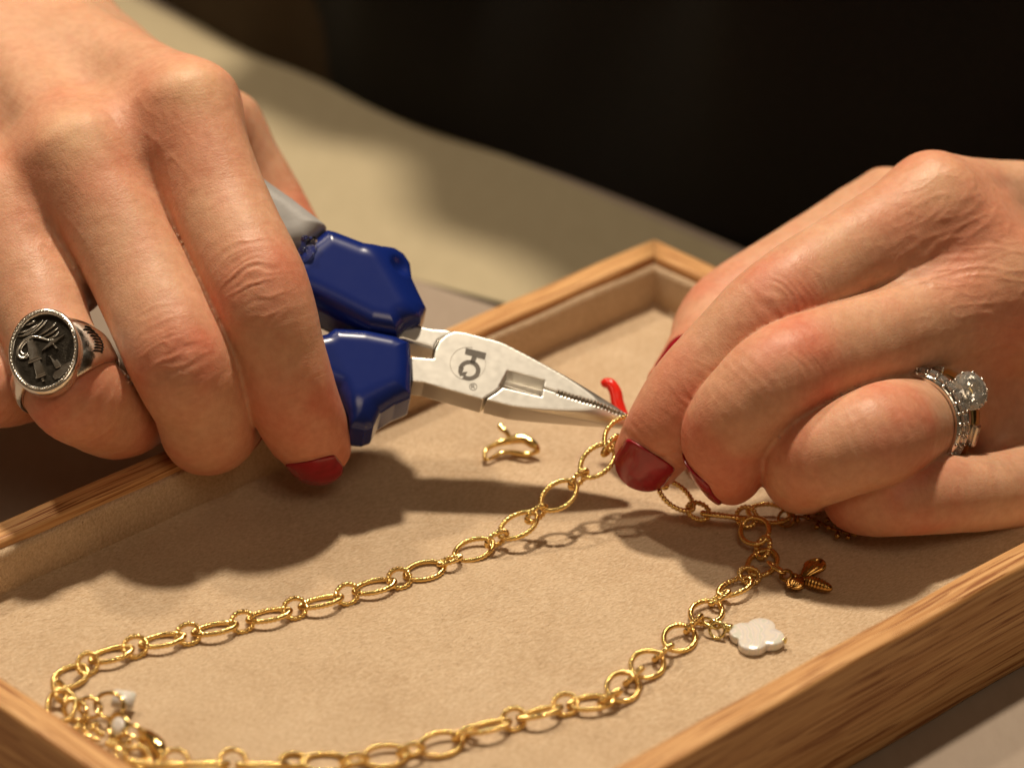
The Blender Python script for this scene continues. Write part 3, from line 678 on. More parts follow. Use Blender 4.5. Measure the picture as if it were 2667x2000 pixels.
# --- the finest hairs on the back of the gripping hand: too many and too thin to count
def fine_hair(hand, x0, x1, y0, y1, n, dirv, seed):
    me = hand.data; co = np.empty(len(me.vertices)*3, np.float32); me.vertices.foreach_get('co', co); co = co.reshape(-1, 3).astype(float)
    no = np.empty(len(me.vertices)*3, np.float32); me.vertices.foreach_get('normal', no); no = no.reshape(-1, 3).astype(float)
    v = co-CAM; d = v@FW; px = PW/2+FPX*(v@RT)/d; py = PH/2-FPX*(v@UP)/d
    ok = np.where((px > x0) & (px < x1) & (py > y0) & (py < y1) & (no@FW < -.25))[0]; pr = np.random.default_rng(seed); sel = pr.choice(ok, min(n, len(ok)), replace=False)
    vs, fs = [], []
    for i in sel:
        nn = no[i]; f = dirv(px[i], py[i]); t = nrm(f-nn*(f@nn)); sd = nrm(np.cross(t, nn)); l = .0022+.0022*pr.random(); bend = pr.normal()*.25; t = nrm(t+sd*pr.normal()*.18); k0 = len(vs)
        for q in range(5):
            s_ = q/4; p = co[i]+t*(l*s_)+nn*(.00012+.00055*s_*(1-.6*s_))+sd*(bend*l*s_*s_); w = .000017*(1-s_*.8); vs += [p-sd*w, p+sd*w]
            if q: fs.append((k0+2*q-2, k0+2*q-1, k0+2*q+1, k0+2*q))
    o = link_obj('fine_hair', mesh_py('fine_hair', vs, fs), HAIR); tag(o, kind='stuff'); return on_hand(o, hand)
HAIR = mat_plastic('pale_hair', (.75, .55, .36), .35)
fine_hair(hand1, -60, 520, -40, 430, 1100, lambda x, y: RT*(.75+.1*(y/400))+UP*(.62-.5*(x/600)), 5)
fine_hair(hand2, 2150, 2700, 400, 1000, 500, lambda x, y: -RT*.8-UP*.5, 6)

# --- the black apron behind the table's edge
ap = [fl(640, 140, ZT), fl(760, 194, ZT), fl(1014, 322, ZT), fl(1420, 462, ZT), fl(1917, 650, ZT), fl(2500, 830, ZT), fl(3100, 1000, ZT)]
base = spline(np.array(ap), 120); n, m = 120, 40; vs = []; fs = []
for i in range(n):
    for j in range(m):
        z = -.10+.25*j/(m-1); b = base[i]; s_ = i/(n-1)
        fold = .012*math.sin(s_*15+z*22)+.006*math.sin(s_*37-z*30)+.016*math.sin(z*11+s_*3.1)*(z > 0)*min(1, z*9)
        p = b+en*(.004-.02*max(0, z-.0)+fold*.6*min(1, max(0, z-ZT)*14))
        vs.append((p[0], p[1], z))
for i in range(n-1):
    for j in range(m-1): fs.append((i*m+j, (i+1)*m+j, (i+1)*m+j+1, i*m+j+1))
o = link_obj('apron', mesh_py('apron', vs, fs), APRON); sm = o.modifiers.new('thick', 'SOLIDIFY'); sm.thickness = .0012; sm.offset = 1; adopt(o, person)

# ------------------------------------------------------------------ pliers (local mm frame: x from tip to rear, y across, z = face normal)
PO = at(1650, 1092, .6555); PX = nrm(at(1000, 872, .6570)-PO)
_v = nrm(-FW-PX*((-FW)@PX)); _s = np.cross(PX, _v); _s = _s if _s@UP > 0 else -_s
_t = R(26); PN = nrm(_v*math.cos(_t)+_s*math.sin(_t)); PY = nrm(np.cross(PN, PX)); PY = PY if PY@UP > 0 else -PY
PN = nrm(PN)
def face(zx, zy, z=0.0):
    """point of the pliers' face plane seen there, in local mm (photo crop coordinates)"""
    d = ray(700+zx*.51245, 450+zy*.51245); o = CAM-PO-PN*(z*1e-3); t = -(o@PN)/(d@PN); q = o+d*t
    return np.array([q@PX, q@PY])*1e3
PLM = Matrix([[PX[i]*1e-3, PY[i]*1e-3, PN[i]*1e-3, PO[i]] for i in range(3)]+[[0, 0, 0, 1]])
HF = 2.9                                            # half thickness of the head in mm; the face plane is z = 0
pliers = empty('pliers', Vector(PO)); tag(pliers, 'needle nose pliers with blue grips held in the left hand', 'pliers')
pliers['label'] = 'small steel long nose pliers with blue plastic grips pinching the chain'
def poly_sd(P, p):
    """signed distance to polygon P (n,2) at p (m,2)"""
    d = np.full(len(p), 1e9); s = np.ones(len(p)); n = len(P)
    for i in range(n):
        a = P[i]; b = P[i-1]; e = b-a; w = p-a; t = np.clip((w@e)/(e@e), 0, 1); q = w-t[:, None]*e; d = np.minimum(d, (q*q).sum(1))
        c1 = p[:, 1] >= a[1]; c2 = p[:, 1] < b[1]; c3 = e[0]*w[:, 1] > e[1]*w[:, 0]
        m = (c1 & c2 & c3) | (~c1 & ~c2 & ~c3); s = np.where(m, -s, s)
    return s*np.sqrt(d)
def local_part(name, fn, lo, hi, h, mat, sub=0, smooth=0, parent=None, label=None):
    V, Q = surface_nets(lambda p: fn(p), np.array(lo, float), np.array(hi, float), h)
    for _ in range(smooth): V = relax(V, Q, 1, .4)
    for _ in range(2):
        g = grad(fn, V, h*.2); d = fn(V); V = V-g*np.clip(d/np.maximum((g*g).sum(1), .2), -h*.6, h*.6)[:, None]
    for _ in range(sub):
        V, Q = subdivide(V, Q); g = grad(fn, V, h*.2); d = fn(V); V = V-g*np.clip(d/np.maximum((g*g).sum(1), .2), -h, h)[:, None]
    W = PO[None]+(V[:, :1]*PX+V[:, 1:2]*PY+V[:, 2:3]*PN)*1e-3
    if np.dot(np.cross(PX, PY), PN) < 0: Q = Q[:, ::-1]
    o = link_obj(name, mesh_np(name, W, Q), mat); adopt(o, parent or pliers)
    if label: tag(o, label)
    return o
def F2(*zs): return np.array([face(*z) for z in zs])
_H = nrm(nrm(np.array([.03, .33, 1.12])-PO)-FW); print('face vs half vector deg', math.degrees(math.acos(_H@PN)))
# outlines read off the photograph on the face plane
upper = F2((838, 945), (845, 900), (868, 855), (905, 822), (945, 806), (1000, 812), (1200, 865), (1380, 938), (1500, 1010), (1700, 1130), (1868, 1232), (1852, 1244), (1575, 1146), (1392, 1089), (1210, 1034), (1180, 1088), (1150, 1112), (1095, 1146), (1088, 1152), (860, 1088), (790, 1066), (728, 1060), (722, 935))
lower = F2((1868, 1234), (1840, 1262), (1780, 1262), (1560, 1232), (1370, 1207), (1230, 1185), (1102, 1152), (1156, 1118), (1188, 1092), (1214, 1040), (1388, 1093), (1575, 1152))
neck = F2((952, 806), (905, 790), (830, 785), (755, 768), (640, 800), (600, 860), (680, 842), (842, 890), (866, 850))
slotp = F2((1215, 1006), (1402, 1056), (1386, 1137), (1172, 1086))
tipx = 0.0
axis_y = lambda x: np.interp(x, [0, 14, 45], [face(1860, 1238)[1], face(1480, 1120)[1], face(1000, 990)[1]])
def nose(p):                                        # the round taper of the jaws towards the tip
    x = p[:, 0]; yc = axis_y(x); zc = -HF; r = 1.15+np.clip(x, -1, 60)*.262-.0016*np.clip(x, 0, 60)**2
    return (np.sqrt((p[:, 1]-yc)**2+(p[:, 2]-zc)**2)-r)*.95
def teeth(p): return .11+.40*np.abs(((p[:, 0]*1.45) % 1.0)*2-1)*(p[:, 0] < 14.5)
def plate(P, p, r=.5, z0=0.0, z1=-5.8): return smax(poly_sd(P, p[:, :2]), np.maximum(p[:, 2]-z0, z1-p[:, 2]), r)
gap_line = F2((1868, 1233), (1575, 1149), (1390, 1091), (1212, 1037))
def gap_sd(p):
    d = np.full(len(p), 1e9)
    for a, b in zip(gap_line[:-1], gap_line[1:]):
        e = b-a; w = p[:, :2]-a; t = np.clip((w@e)/(e@e), 0, 1); q = w-t[:, None]*e; d = np.minimum(d, (q*q).sum(1))
    return np.sqrt(d)
def f_upper(p):
    d = smax(plate(upper, p, .12), nose(p), .1); d = np.maximum(d, teeth(p)-gap_sd(p)); return np.maximum(d, -(np.maximum(poly_sd(slotp, p[:, :2]), -4.2-p[:, 2])))
def f_lower(p):
    d = smax(plate(lower, p, .12, -.02), nose(p), .1); d = np.maximum(d, teeth(p)-gap_sd(p)); return np.maximum(d, -(np.maximum(poly_sd(slotp, p[:, :2]), -4.2-p[:, 2])))
allp = np.vstack([upper, lower, neck]); blo = allp.min(0)-1; bhi = allp.max(0)+1
jawu = local_part('jaw', f_upper, (-1, blo[1], -7.4), (upper[:, 0].max()+1, bhi[1], .6), .20, STEEL)
jawl = local_part('jaw', f_lower, (-1, blo[1], -7.4), (lower[:, 0].max()+1, bhi[1], .6), .20, STEEL)
# inner side of the lower jaw reaches back under the joint to the upper neck
local_part('lever', lambda p: plate(neck, p, .6, -.35, -6.3), (neck[:, 0].min()-1, neck[:, 1].min()-1, -7.4), (neck[:, 0].max()+1, neck[:, 1].max()+1, .6), .22, STEEL, parent=jawl)
# grips
gu = F2((180, 392), (232, 352), (290, 306), (335, 316), (480, 372), (570, 384), (640, 376), (692, 394), (724, 440), (730, 530), (762, 606), (802, 690), (772, 764), (690, 800), (650, 852), (500, 826), (330, 740), (250, 700), (120, 640), (60, 520))
gl = F2((60, 930), (180, 860), (290, 836), (330, 808), (490, 818), (640, 848), (716, 880), (724, 1000), (720, 1150), (640, 1184), (565, 1230), (530, 1296), (485, 1312), (412, 1304), (398, 1250), (340, 1130), (200, 1060))
def facet(p, a, b, drop, zf):
    """a plane that falls away from the face beyond the line a-b"""
    e = nrm(b-a); n = np.array([-e[1], e[0]]); return (p[:, 2]-zf+drop*((p[:, :2]-a)@n))/math.sqrt(1+drop*drop)
def f_gu(p):
    d = smax(poly_sd(gu, p[:, :2]), np.maximum(p[:, 2]-3.9, -9.3-p[:, 2]), 4.2)
    a, b = face(612, 540), face(700, 690); e = nrm(b-a); n = np.array([-e[1], e[0]]); c = face(760, 580)-a; n = n if n@c > 0 else -n
    d = smax(d, (p[:, 2]-3.7+.8*((p[:, :2]-a)@n))/1.28, 1.4)
    a, b = face(600, 470), face(610, 560); c0 = face(700, 478)                       # thumb scoop in the guard's end
    sc = np.sqrt((p[:, 0]-c0[0])**2+(p[:, 1]-c0[1])**2+((p[:, 2]-3.6)*.8)**2)-3.0
    return smax(d, -sc, .7)
def f_gl(p):
    d = smax(poly_sd(gl, p[:, :2]), np.maximum(p[:, 2]-3.5, -9.3-p[:, 2]), 3.4)
    a, b = face(520, 1190), face(720, 1110); e = nrm(b-a); n = np.array([-e[1], e[0]]); c = face(600, 1260)-a; n = n if n@c > 0 else -n
    d = smax(d, (p[:, 2]-3.4+.6*((p[:, :2]-a)@n))/1.17, 1.4)
    a, b = face(490, 830), face(640, 860); n = np.array([-(b-a)[1], (b-a)[0]]); n = nrm(n); c = face(560, 780)-a; n = n if n@c > 0 else -n
    return smax(d, (p[:, 2]-3.5+1.1*((p[:, :2]-a)@n))/1.49, 1.0)
def bb(P, z0=-10.5, z1=6.2): return (P[:, 0].min()-2, P[:, 1].min()-2, z0), (P[:, 0].max()+2, P[:, 1].max()+2, z1)
print('depth at index', [round((PO+(PX*face(*q)[0]+PY*face(*q)[1])*1e-3-CAM)@FW, 4) for q in ((117, 878), (117, 370), (290, 1050))])
gripu = local_part('grip', f_gu, *bb(gu), .42, BLUE, sub=1, smooth=1, label='upper blue grip with grey rubber insert')
gripl = local_part('grip', f_gl, *bb(gl), .42, BLUE, sub=1, smooth=1)
# grey rubber that covers the rear of the upper handle and runs back into the palm
gr = F2((292, 300), (120, 165), (-30, 60), (-190, -60), (-420, -260), (-520, -160), (-300, 120), (-60, 330), (60, 430), (190, 398))
local_part('rubber_insert', lambda p: smax(poly_sd(gr, p[:, :2]), np.maximum(p[:, 2]-4.6, -8.5-p[:, 2]), 3.6), *bb(gr), .55, GREY, sub=1, smooth=1, parent=gripu)
lw = F2((80, 900), (-100, 760), (-420, 480), (-560, 360), (-640, 470), (-480, 660), (-160, 960), (70, 1090))  # hidden rear of the lower handle, enlarged to block light onto the floor
local_part('rubber_insert', lambda p: smax(poly_sd(lw, p[:, :2]), np.maximum(p[:, 2]-4.6, -8.5-p[:, 2]), 3.0), *bb(lw), .6, GREY, sub=1, smooth=1, parent=gripl)
# blob of clear glue where rubber meets plastic
gc = face(188, 436)
def f_glue(p):
    q = p-np.array([gc[0], gc[1], 4.0]); d = np.linalg.norm(q*[1, .62, 1.2], axis=1)-1.5
    for i, (a, b) in enumerate(((.9, 1.2), (-.6, 1.6), (.5, -1.0), (-.8, -.6), (.2, .3))): d = smin(d, np.linalg.norm(q-[a, b, .7], axis=1)-.75, .4)
    return d
local_part('glue_blob', f_glue, (gc[0]-4, gc[1]-5, 0), (gc[0]+4, gc[1]+5, 7), .25, CLEAR, parent=gripu)
# etched maker's mark: bar, stem, broken ring with an arrow tail, thin circle, R in a circle
def flat(name, polys, z, mat, parent):
    vs, fs = [], []
    for P in polys:
        i = len(vs); vs += [PO+(PX*a+PY*b+PN*z)*1e-3 for a, b in P]; fs.append(tuple(range(i, i+len(P))))
    o = link_obj(name, mesh_py(name, vs, fs, False), mat); adopt(o, parent); return o
def arc_band(cx, cy, r0, r1, a0, a1, n=28):
    out = []
    for k in range(n):
        x0 = a0+(a1-a0)*k/n; x1 = a0+(a1-a0)*(k+1)/n
        out.append([face(cx+math.cos(x)*r*1.0, cy+math.sin(x)*r*.92) for x, r in ((x0, r0), (x1, r0), (x1, r1), (x0, r1))])
    return out
z = .03
mk = [[face(*q) for q in ((1002, 890), (1106, 916), (1098, 950), (996, 922))], [face(*q) for q in ((1034, 930), (1058, 937), (1046, 972), (1022, 964))]]
mk += arc_band(1019, 1004, 34, 57, R(-165), R(130)); mk += [[face(*q) for q in ((966, 985), (992, 992), (975, 1037), (962, 1012))], [face(*q) for q in ((1010, 1012), (996, 1034), (974, 1030), (988, 1012))]]
flat('etched_mark', mk, z, ETCH, jawu)
flat('etched_circle', arc_band(1012, 970, 89, 91.5, R(100), R(285), 40)+arc_band(1012, 970, 89, 91, R(-40), R(60), 30), z, mat_plastic('faint_etch', (.42, .38, .33), .4), jawu)
rm = arc_band(1039, 1088, 17, 20, 0, 2*math.pi)
for a, b in (((1030, 1078), (1030, 1098)), ((1030, 1078), (1043, 1080)), ((1043, 1080), (1042, 1088)), ((1042, 1088), (1030, 1088)), ((1036, 1088), (1048, 1097))):
    dx, dy = b[0]-a[0], b[1]-a[1]; l = math.hypot(dx, dy); nx_, ny_ = -dy/l*1.7, dx/l*1.7
    rm.append([face(*q) for q in ((a[0]+nx_, a[1]+ny_), (b[0]+nx_, b[1]+ny_), (b[0]-nx_, b[1]-ny_), (a[0]-nx_, a[1]-ny_))])
flat('etched_registered_mark', rm, z, ETCH, jawu)
# rivet seam on the lower edge is modelled by the gap between the jaws

# ------------------------------------------------------------------ the necklace: ridged oval links, large and small in turn
def link_mesh(name, a, b, r, ridges, pointed, seg=132, n=9):
    P = []
    for i in range(seg):
        t = 2*math.pi*i/seg; c, s = math.cos(t), math.sin(t)
        P.append((a*c, b*math.copysign(abs(s)**pointed, s), 0))
    P = np.array(P)
    for _ in range(3): P = .5*P+.25*(np.roll(P, 1, 0)+np.roll(P, -1, 0))
    V, F = tube(P, r, n, True, lambda i, an: (1+.21*math.cos(ridges*2*math.pi*i/seg))*(1.0 if abs(math.cos(an)) > .5 else 1.06))
    return mesh_py(name, np.array(V)*1e-3, F)
LINK_L = link_mesh('large_link', 3.86, 2.55, .44, 32, 1.22)
LINK_S = link_mesh('small_link', 2.08, 1.74, .44, 18, 1.0)
for me in (LINK_L, LINK_S): me.materials.append(GOLD)
necklace = empty('chain_necklace', Vector(fl(900, 1700)))
tag(necklace, 'gold chain necklace of ridged oval links lying in a loop on the suede', 'necklace')
def place_links(rows, phiL, phiS, start='L', zmin=True, jit=5.0):
    """rows: photo x, y and height in mm of each link's centre; phi = lean of the link's normal towards the lens"""
    C = []
    for k, (x, y, z) in enumerate(rows):
        C.append(fl(x, y, max(z, .5)*1e-3))
    C = np.array(C); big = start == 'L'
    for k in range(len(C)):
        X = nrm(C[min(k+1, len(C)-1)]-C[max(k-1, 0)]); f = k/(len(C)-1)
        phi = R((phiL(f) if big else phiS(f))+random.uniform(-jit, jit))
        side = nrm(np.cross(X, [0, 0, 1])); side = side if side[1] < 0 else -side
        upv = nrm(np.cross(side, X)); upv = upv if upv[2] > 0 else -upv
        Z = nrm(upv*math.cos(phi)+side*math.sin(phi)); Y = np.cross(Z, X)
        hw = (2.42 if big else 1.56)*abs(math.sin(phi))+.40; c = C[k].copy()
        if rows[k][2] <= 1.0:                        # resting on the suede
            c = fl(rows[k][0], rows[k][1], hw*1e-3)
        o = bpy.data.objects.new('large_link' if big else 'small_link', LINK_L if big else LINK_S); scene.collection.objects.link(o)
        o.matrix_world = frame(c, X, Y, Z); o.parent = necklace; o.matrix_parent_inverse = Matrix.Translation(necklace.location).inverted()
        big = not big
left_leg = [(1618, 1128, 15), (1590, 1160, 13.5), (1556, 1200, 11.5), (1507, 1247, 9.2), (1455, 1290, 7.6), (1397, 1338, 5.2), (1350, 1368, 3.6), (1294, 1403, 2.4), (1234, 1431, 1), (1171, 1459, 1), (1106, 1486, 1), (1040, 1506, 1), (975, 1527, 1), (904, 1547, 1), (836, 1567, 1), (768, 1584, 1),
            (701, 1602, 1), (631, 1619, 1), (560, 1637, 1), (491, 1651, 1), (423, 1667, 1), (352, 1684, 1), (290, 1704, 1), (228, 1728, 1), (183, 1762, 1), (156, 1800, 1), (160, 1838, 1), (196, 1848, 1)]
place_links(left_leg, lambda f: np.interp(f, [0, .30, .38, .46, .80, .88, 1], [20, 12, 6, -14, -18, -4, 60]), lambda f: np.interp(f, [0, .30, .38, .46, 1], [-62, -72, 40, 62, 62]), 'L')
bottom = [(360, 1972, 1), (402, 1985, 1), (457, 1980, 1), (530, 1988, 1), (606, 1980, 1), (683, 1990, 1), (764, 1978, 1), (848, 1985, 1), (922, 1977, 1), (1003, 1968, 1), (1070, 1953, 1), (1149, 1937, 1), (1212, 1908, 1), (1271, 1892, 1), (1338, 1872, 1), (1406, 1855, 1), (1472, 1834, 1), (1540, 1829, 1),
          (1588, 1815, 1), (1622, 1788, 1), (1650, 1760, 1), (1686, 1729, 1), (1727, 1698, 1), (1770, 1661, 1), (1806, 1624, 1), (1840, 1594, 1), (1874, 1556, 1), (1914, 1528, 1), (1952, 1498, 1), (1986, 1466, 1), (1988, 1426, 2.0), (1966, 1382, 3.0), (1944, 1346, 2.6), (1886, 1343, 3.2), (1819, 1331, 3.6), (1760, 1291, 6), (1712, 1248, 8.5)]
place_links(bottom, lambda f: np.interp(f, [0, .14, .2, .33, .37, .46, .5, .66, .70, .74, .79, .86, .92, 1], [-30, -28, 5, 12, -28, -26, 25, 25, 5, -15, -15, 25, -30, 30]), lambda f: np.interp(f, [0, .14, .2, .33, .37, .46, .5, .7, .8, .92, 1], [58, 58, -60, -70, 55, 55, -55, -60, 50, 55, -60]), 'S')
necklace['label'] = 'gold necklace of ridged oval links, looped on the suede and held by both hands'

# ---- charms and loose pieces
def torus_mesh(R0, r, n=28, m=8, sx=1.0):
    P = np.array([(R0*math.cos(t)*sx, R0*math.sin(t), 0) for t in np.linspace(0, 2*math.pi, n, endpoint=False)]); V, F = tube(P, r, m, True); return mesh_py('ring', np.array(V)*1e-3, F)
def ball(c, r, n=10, sc=(1, 1, 1)):
    bm = bmesh.new(); bmesh.ops.create_uvsphere(bm, u_segments=n, v_segments=max(6, n//2+1), radius=1)
    V = np.array([v.co[:] for v in bm.verts])*np.array(sc)*r+np.asarray(c); F = [tuple(v.index for v in f.verts) for f in bm.faces]; bm.free(); return V, F
class Join:
    def __init__(s): s.v = []; s.f = []
    def add(s, V, F): i = len(s.v); s.v += [tuple(map(float, q)) for q in V]; s.f += [tuple(k+i for k in f) for f in F]; return s
    def obj(s, name, mat, parent=None, smooth=True):
        o = link_obj(name, mesh_py(name, s.v, s.f, smooth), mat)
        if parent is not None: adopt(o, parent)
        return o
def floor_frame(x, y, x2, y2, z=0.0, lean=0.0):
    """frame on the suede: X from one photo point towards another, Z up leaning to the lens"""
    o = fl(x, y, z*1e-3); X = nrm((fl(x2, y2, z*1e-3)-o)*[1, 1, 0]); Z = np.array([0, 0, 1.0]); Y = np.cross(Z, X); side = Y if Y[1] < 0 else -Y
    Zl = nrm(Z*math.cos(R(lean))+side*math.sin(R(lean))); return o, X, np.cross(Zl, X), Zl
fr_scale = {}
def to_w(fr, V, k=1.0): o, X, Y, Z = fr; V = np.asarray(V)*1e-3*(fr_scale.get(id(X), 1.0)); return o+V[:, :1]*X+V[:, 1:2]*Y+V[:, 2:3]*Z
def ring_at(name, fr, R0, r, mat, parent, sx=1.0):
    P = np.array([(R0*math.cos(t)*sx, R0*math.sin(t), 0) for t in np.linspace(0, 2*math.pi, 30, endpoint=False)]); V, F = tube(P, r, 8, True)
    return adopt(link_obj(name, mesh_py(name, to_w(fr, V), F), mat), parent)

# bee: wings, thorax, ringed abdomen, jump rings
bee = empty('bee_charm', Vector(fl(2110, 1510))); tag(bee, 'bronze gold bee charm with spread wings in the shadow of the right hand', 'charm')
fb = floor_frame(2064, 1500, 2160, 1533, 1.4, 12); fr_scale[id(fb[1])] = .86
j = Join()
for x, r in ((.6, .75), (1.7, .85), (2.7, .75)): j.add(*ball((x, 0, .2), r, 14, (1.1, 1, .9)))
j.obj('thorax', DARKGOLD, bee).data.transform(Matrix.Identity(4)); o = bee.children[-1]; V = np.array([v.co[:] for v in o.data.vertices]); o.data.vertices.foreach_set('co', to_w(fb, V).astype(np.float32).ravel()); o.data.update()
xs = np.linspace(3.2, 9.2, 60); rr = 1.35*np.sqrt(np.clip(1-((xs-5.6)/3.7)**2, 0.002, 1))*(1+.06*np.cos(xs*2*math.pi/.72)); V, F = tube(np.stack([xs, 0*xs, .1+0*xs], 1), rr, 16)
adopt(link_obj('abdomen', mesh_py('abdomen', to_w(fb, V), F), DARKGOLD), bee)
def wing(sgn, x0, lean, ln, wd, sweep):
    n, m = 22, 25; vs = []; fs = []
    for lay in (0, 1):
        for i in range(n):
            s_ = i/(n-1)
            for k in range(m):
                q = -1+2*k/(m-1); w = wd*(.28+.72*min(1, s_*1.5))*math.sqrt(max(.01, 1-max(0, (s_-.62)/.38)**2.2)); lobe = 1+.10*math.cos(q*6.5)*(s_ > .6)*(s_-.6)*2.5
                yy = s_*ln*lobe; xx = q*w+sweep*yy; zz = .75+lean*yy+.5*(1-q*q)*math.sin(math.pi*s_)+.13*math.cos(q*15)*s_-(.45 if lay else 0)
                vs.append((x0+xx, sgn*yy, zz))
    for i in range(n-1):
        for k in range(m-1):
            q = (i*m+k, i*m+k+1, (i+1)*m+k+1, (i+1)*m+k); fs += [q, tuple(a+n*m for a in q[::-1])]
    bd = [i*m for i in range(n)]+[(n-1)*m+k for k in range(1, m)]+[i*m+m-1 for i in range(n-2, -1, -1)]+[k for k in range(m-2, 0, -1)]
    for a, b in zip(bd, bd[1:]+bd[:1]): fs.append((a, a+n*m, b+n*m, b))
    me = mesh_py('wing', to_w(fb, vs), fs); bm = bmesh.new(); bm.from_mesh(me); bmesh.ops.recalc_face_normals(bm, faces=bm.faces); bm.to_mesh(me); bm.free()
    adopt(link_obj('wing', me, DARKGOLD), bee)
wing(1, 2.4, .20, 5.0, 2.3, .25); wing(-1, 2.2, .08, 3.8, 2.1, -.05)
o, X, Y, Z = floor_frame(2048, 1498, 2064, 1502, 1.9, 30); ring_at('loop', (o, X, Y, Z), .95, .36, DARKGOLD, bee)
o, X, Y, Z = floor_frame(2022, 1478, 2048, 1498, 2.0, -35); ring_at('jump_ring', (o, X, Y, Z), 1.25, .32, GOLD, bee, 1.75)

# mother-of-pearl clover on a wrapped wire
clo = empty('clover_charm', Vector(fl(1970, 1665))); tag(clo, 'white mother of pearl clover charm on gold wire by the tray wall', 'charm')
fc = floor_frame(1971, 1668, 2046, 1684, .2, 3)
n = 96; ring = []
for k in range(n):
    t = 2*math.pi*k/n; rr = 4.85*(.70+.30*abs(math.cos(2*t))**.8); ring.append((rr*math.cos(t), rr*math.sin(t)))
ring = np.array(ring)
for _ in range(2): ring = .5*ring+.25*(np.roll(ring, 1, 0)+np.roll(ring, -1, 0))
lev = [(.90, 0), (.985, .15), (1, .40), (1, 1.2), (.985, 1.45), (.94, 1.58), (.6, 1.62), (.25, 1.63)]
vs = [(x*s_, y*s_, z_) for s_, z_ in lev for x, y in ring]; fs = []
for i in range(len(lev)-1):
    for k in range(n): fs.append((i*n+k, i*n+(k+1) % n, (i+1)*n+(k+1) % n, (i+1)*n+k))
fs.append(tuple(range(n-1, -1, -1))); fs.append(tuple((len(lev)-1)*n+k for k in range(n)))
adopt(link_obj('clover', mesh_py('clover', to_w(fc, vs), fs), PEARL), clo)
j = Join(); j.add(*tube([(4.3, 0, 1.3), (5.0, 0, 1.3)], .28, 8)); j.add(*ball((5.1, 0, 1.3), .62, 12, (.35, 1, 1)))
hx = np.linspace(0, 1, 60); j.add(*tube(np.stack([-4.6-1.3*hx, .62*np.cos(hx*20), 1.3+.62*np.sin(hx*20)], 1), .27, 7)); j.add(*tube([(-4.2, 0, 1.3), (-6.4, 0, 1.3)], .28, 8))
o = j.obj('wire_wrap', WIRE, clo); V = np.array([v.co[:] for v in o.data.vertices]); o.data.vertices.foreach_set('co', to_w(fc, V).astype(np.float32).ravel()); o.data.update()
o, X, Y, Z = floor_frame(1868, 1640, 1900, 1648, 1.6, 62); ring_at('wire_loop', (o, X, Y, Z), 1.35, .28, WIRE, clo)
o, X, Y, Z = floor_frame(1852, 1622, 1872, 1640, 1.6, -20); ring_at('jump_ring', (o, X, Y, Z), 1.45, .28, WIRE, clo, 1.25)

# loose gold claw clasp lying behind the chain
cl = empty('claw_clasp', Vector(fl(1330, 1185))); tag(cl, 'loose gold claw clasp lying on the suede under the pliers', 'clasp')
zc = lambda a, b, z: fl(700+a*.51245, 450+b*.51245, z*1e-3)
body = spline([zc(1098, 1455, 1.0), zc(1102, 1412, 1.6), zc(1145, 1383, 2.2), zc(1215, 1362, 2.8), zc(1290, 1352, 3.0), zc(1350, 1385, 2.4), zc(1372, 1415, 1.6)], 60)
rr = np.interp(np.linspace(0, 1, 60), [0, .15, .4, .6, .8, 1], [.38, .42, .55, .92, .85, .38])*1e-3; V, F = tube(body, rr, 14); adopt(link_obj('claw', mesh_py('claw', V, F), GOLD), cl)
body = spline([zc(1372, 1415, 1.4), zc(1310, 1430, 1.3), zc(1235, 1420, 1.2), zc(1180, 1425, 1.0), zc(1105, 1462, .8)], 40)
V, F = tube(body, np.interp(np.linspace(0, 1, 40), [0, .4, 1], [.42, .50, .30])*1e-3, 10); adopt(link_obj('gate', mesh_py('gate', V, F), GOLD), cl)
body = spline([zc(1228, 1352, 3.0), zc(1210, 1322, 3.8), zc(1186, 1300, 4.2), zc(1176, 1286, 4.4)], 20)
V, F = tube(body, np.linspace(.42, .62, 20)*1e-3, 10); adopt(link_obj('lever', mesh_py('lever', V, F), GOLD), cl)

# red horn charm behind the tip of the pliers
body = spline([at(1569, 1004, .671), at(1579, 998, .6705), at(1591, 1002, .670), at(1603, 1022, .6695), at(1609, 1052, .669), at(1622, 1088, .668), at(1640, 1118, .666)], 60)
V, F = tube(body, np.interp(np.linspace(0, 1, 60), [0, .06, .2, .5, .8, 1], [.35, .85, 1.0, 1.18, 1.25, 1.0])*1e-3, 16)
tag(link_obj('horn_charm', mesh_py('horn_charm', V, F), CORAL), 'glossy red curved horn charm behind the tip of the pliers', 'charm')

# beaded twig charms: one under the right hand, one in the tangle at the near left
def twig(name, label, x, y, x2, y2, ln, mat, seed, z=1.0):
    t = empty(name, Vector(fl(x, y))); tag(t, label, 'charm'); pr = random.Random(seed); fr = floor_frame(x, y, x2, y2, z, 10)
    stem = spline([(0, 0, .3), (ln*.3, .5, .7), (ln*.65, -.4, .6), (ln, .3, .3)], 24); V, F = tube(stem, .32, 7); adopt(link_obj('stem', mesh_py('stem', to_w(fr, V), F), mat), t)
    for k in range(11):
        s_ = .1+.85*k/10; c = stem[int(s_*23)]; an = pr.uniform(.6, 1.3)*(1 if k % 2 else -1); l = pr.uniform(1.0, 2.2)
        e = c+np.array([math.cos(an)*l*.7, math.sin(an)*l, pr.uniform(-.2, .8)])
        jj = Join(); jj.add(*tube([c, (c+e)/2+[0, 0, .2], e], .2, 6)); jj.add(*ball(e, pr.uniform(.4, .6), 10))
        o = jj.obj('bud', mat, t); V = np.array([v.co[:] for v in o.data.vertices]); o.data.vertices.foreach_set('co', to_w(fr, V).astype(np.float32).ravel()); o.data.update()
    return t
tw = twig('twig_charm', 'dark gold beaded twig charm half under the right hand', 2062, 1346, 2205, 1392, 13, DARKGOLD, 3, 1.2)
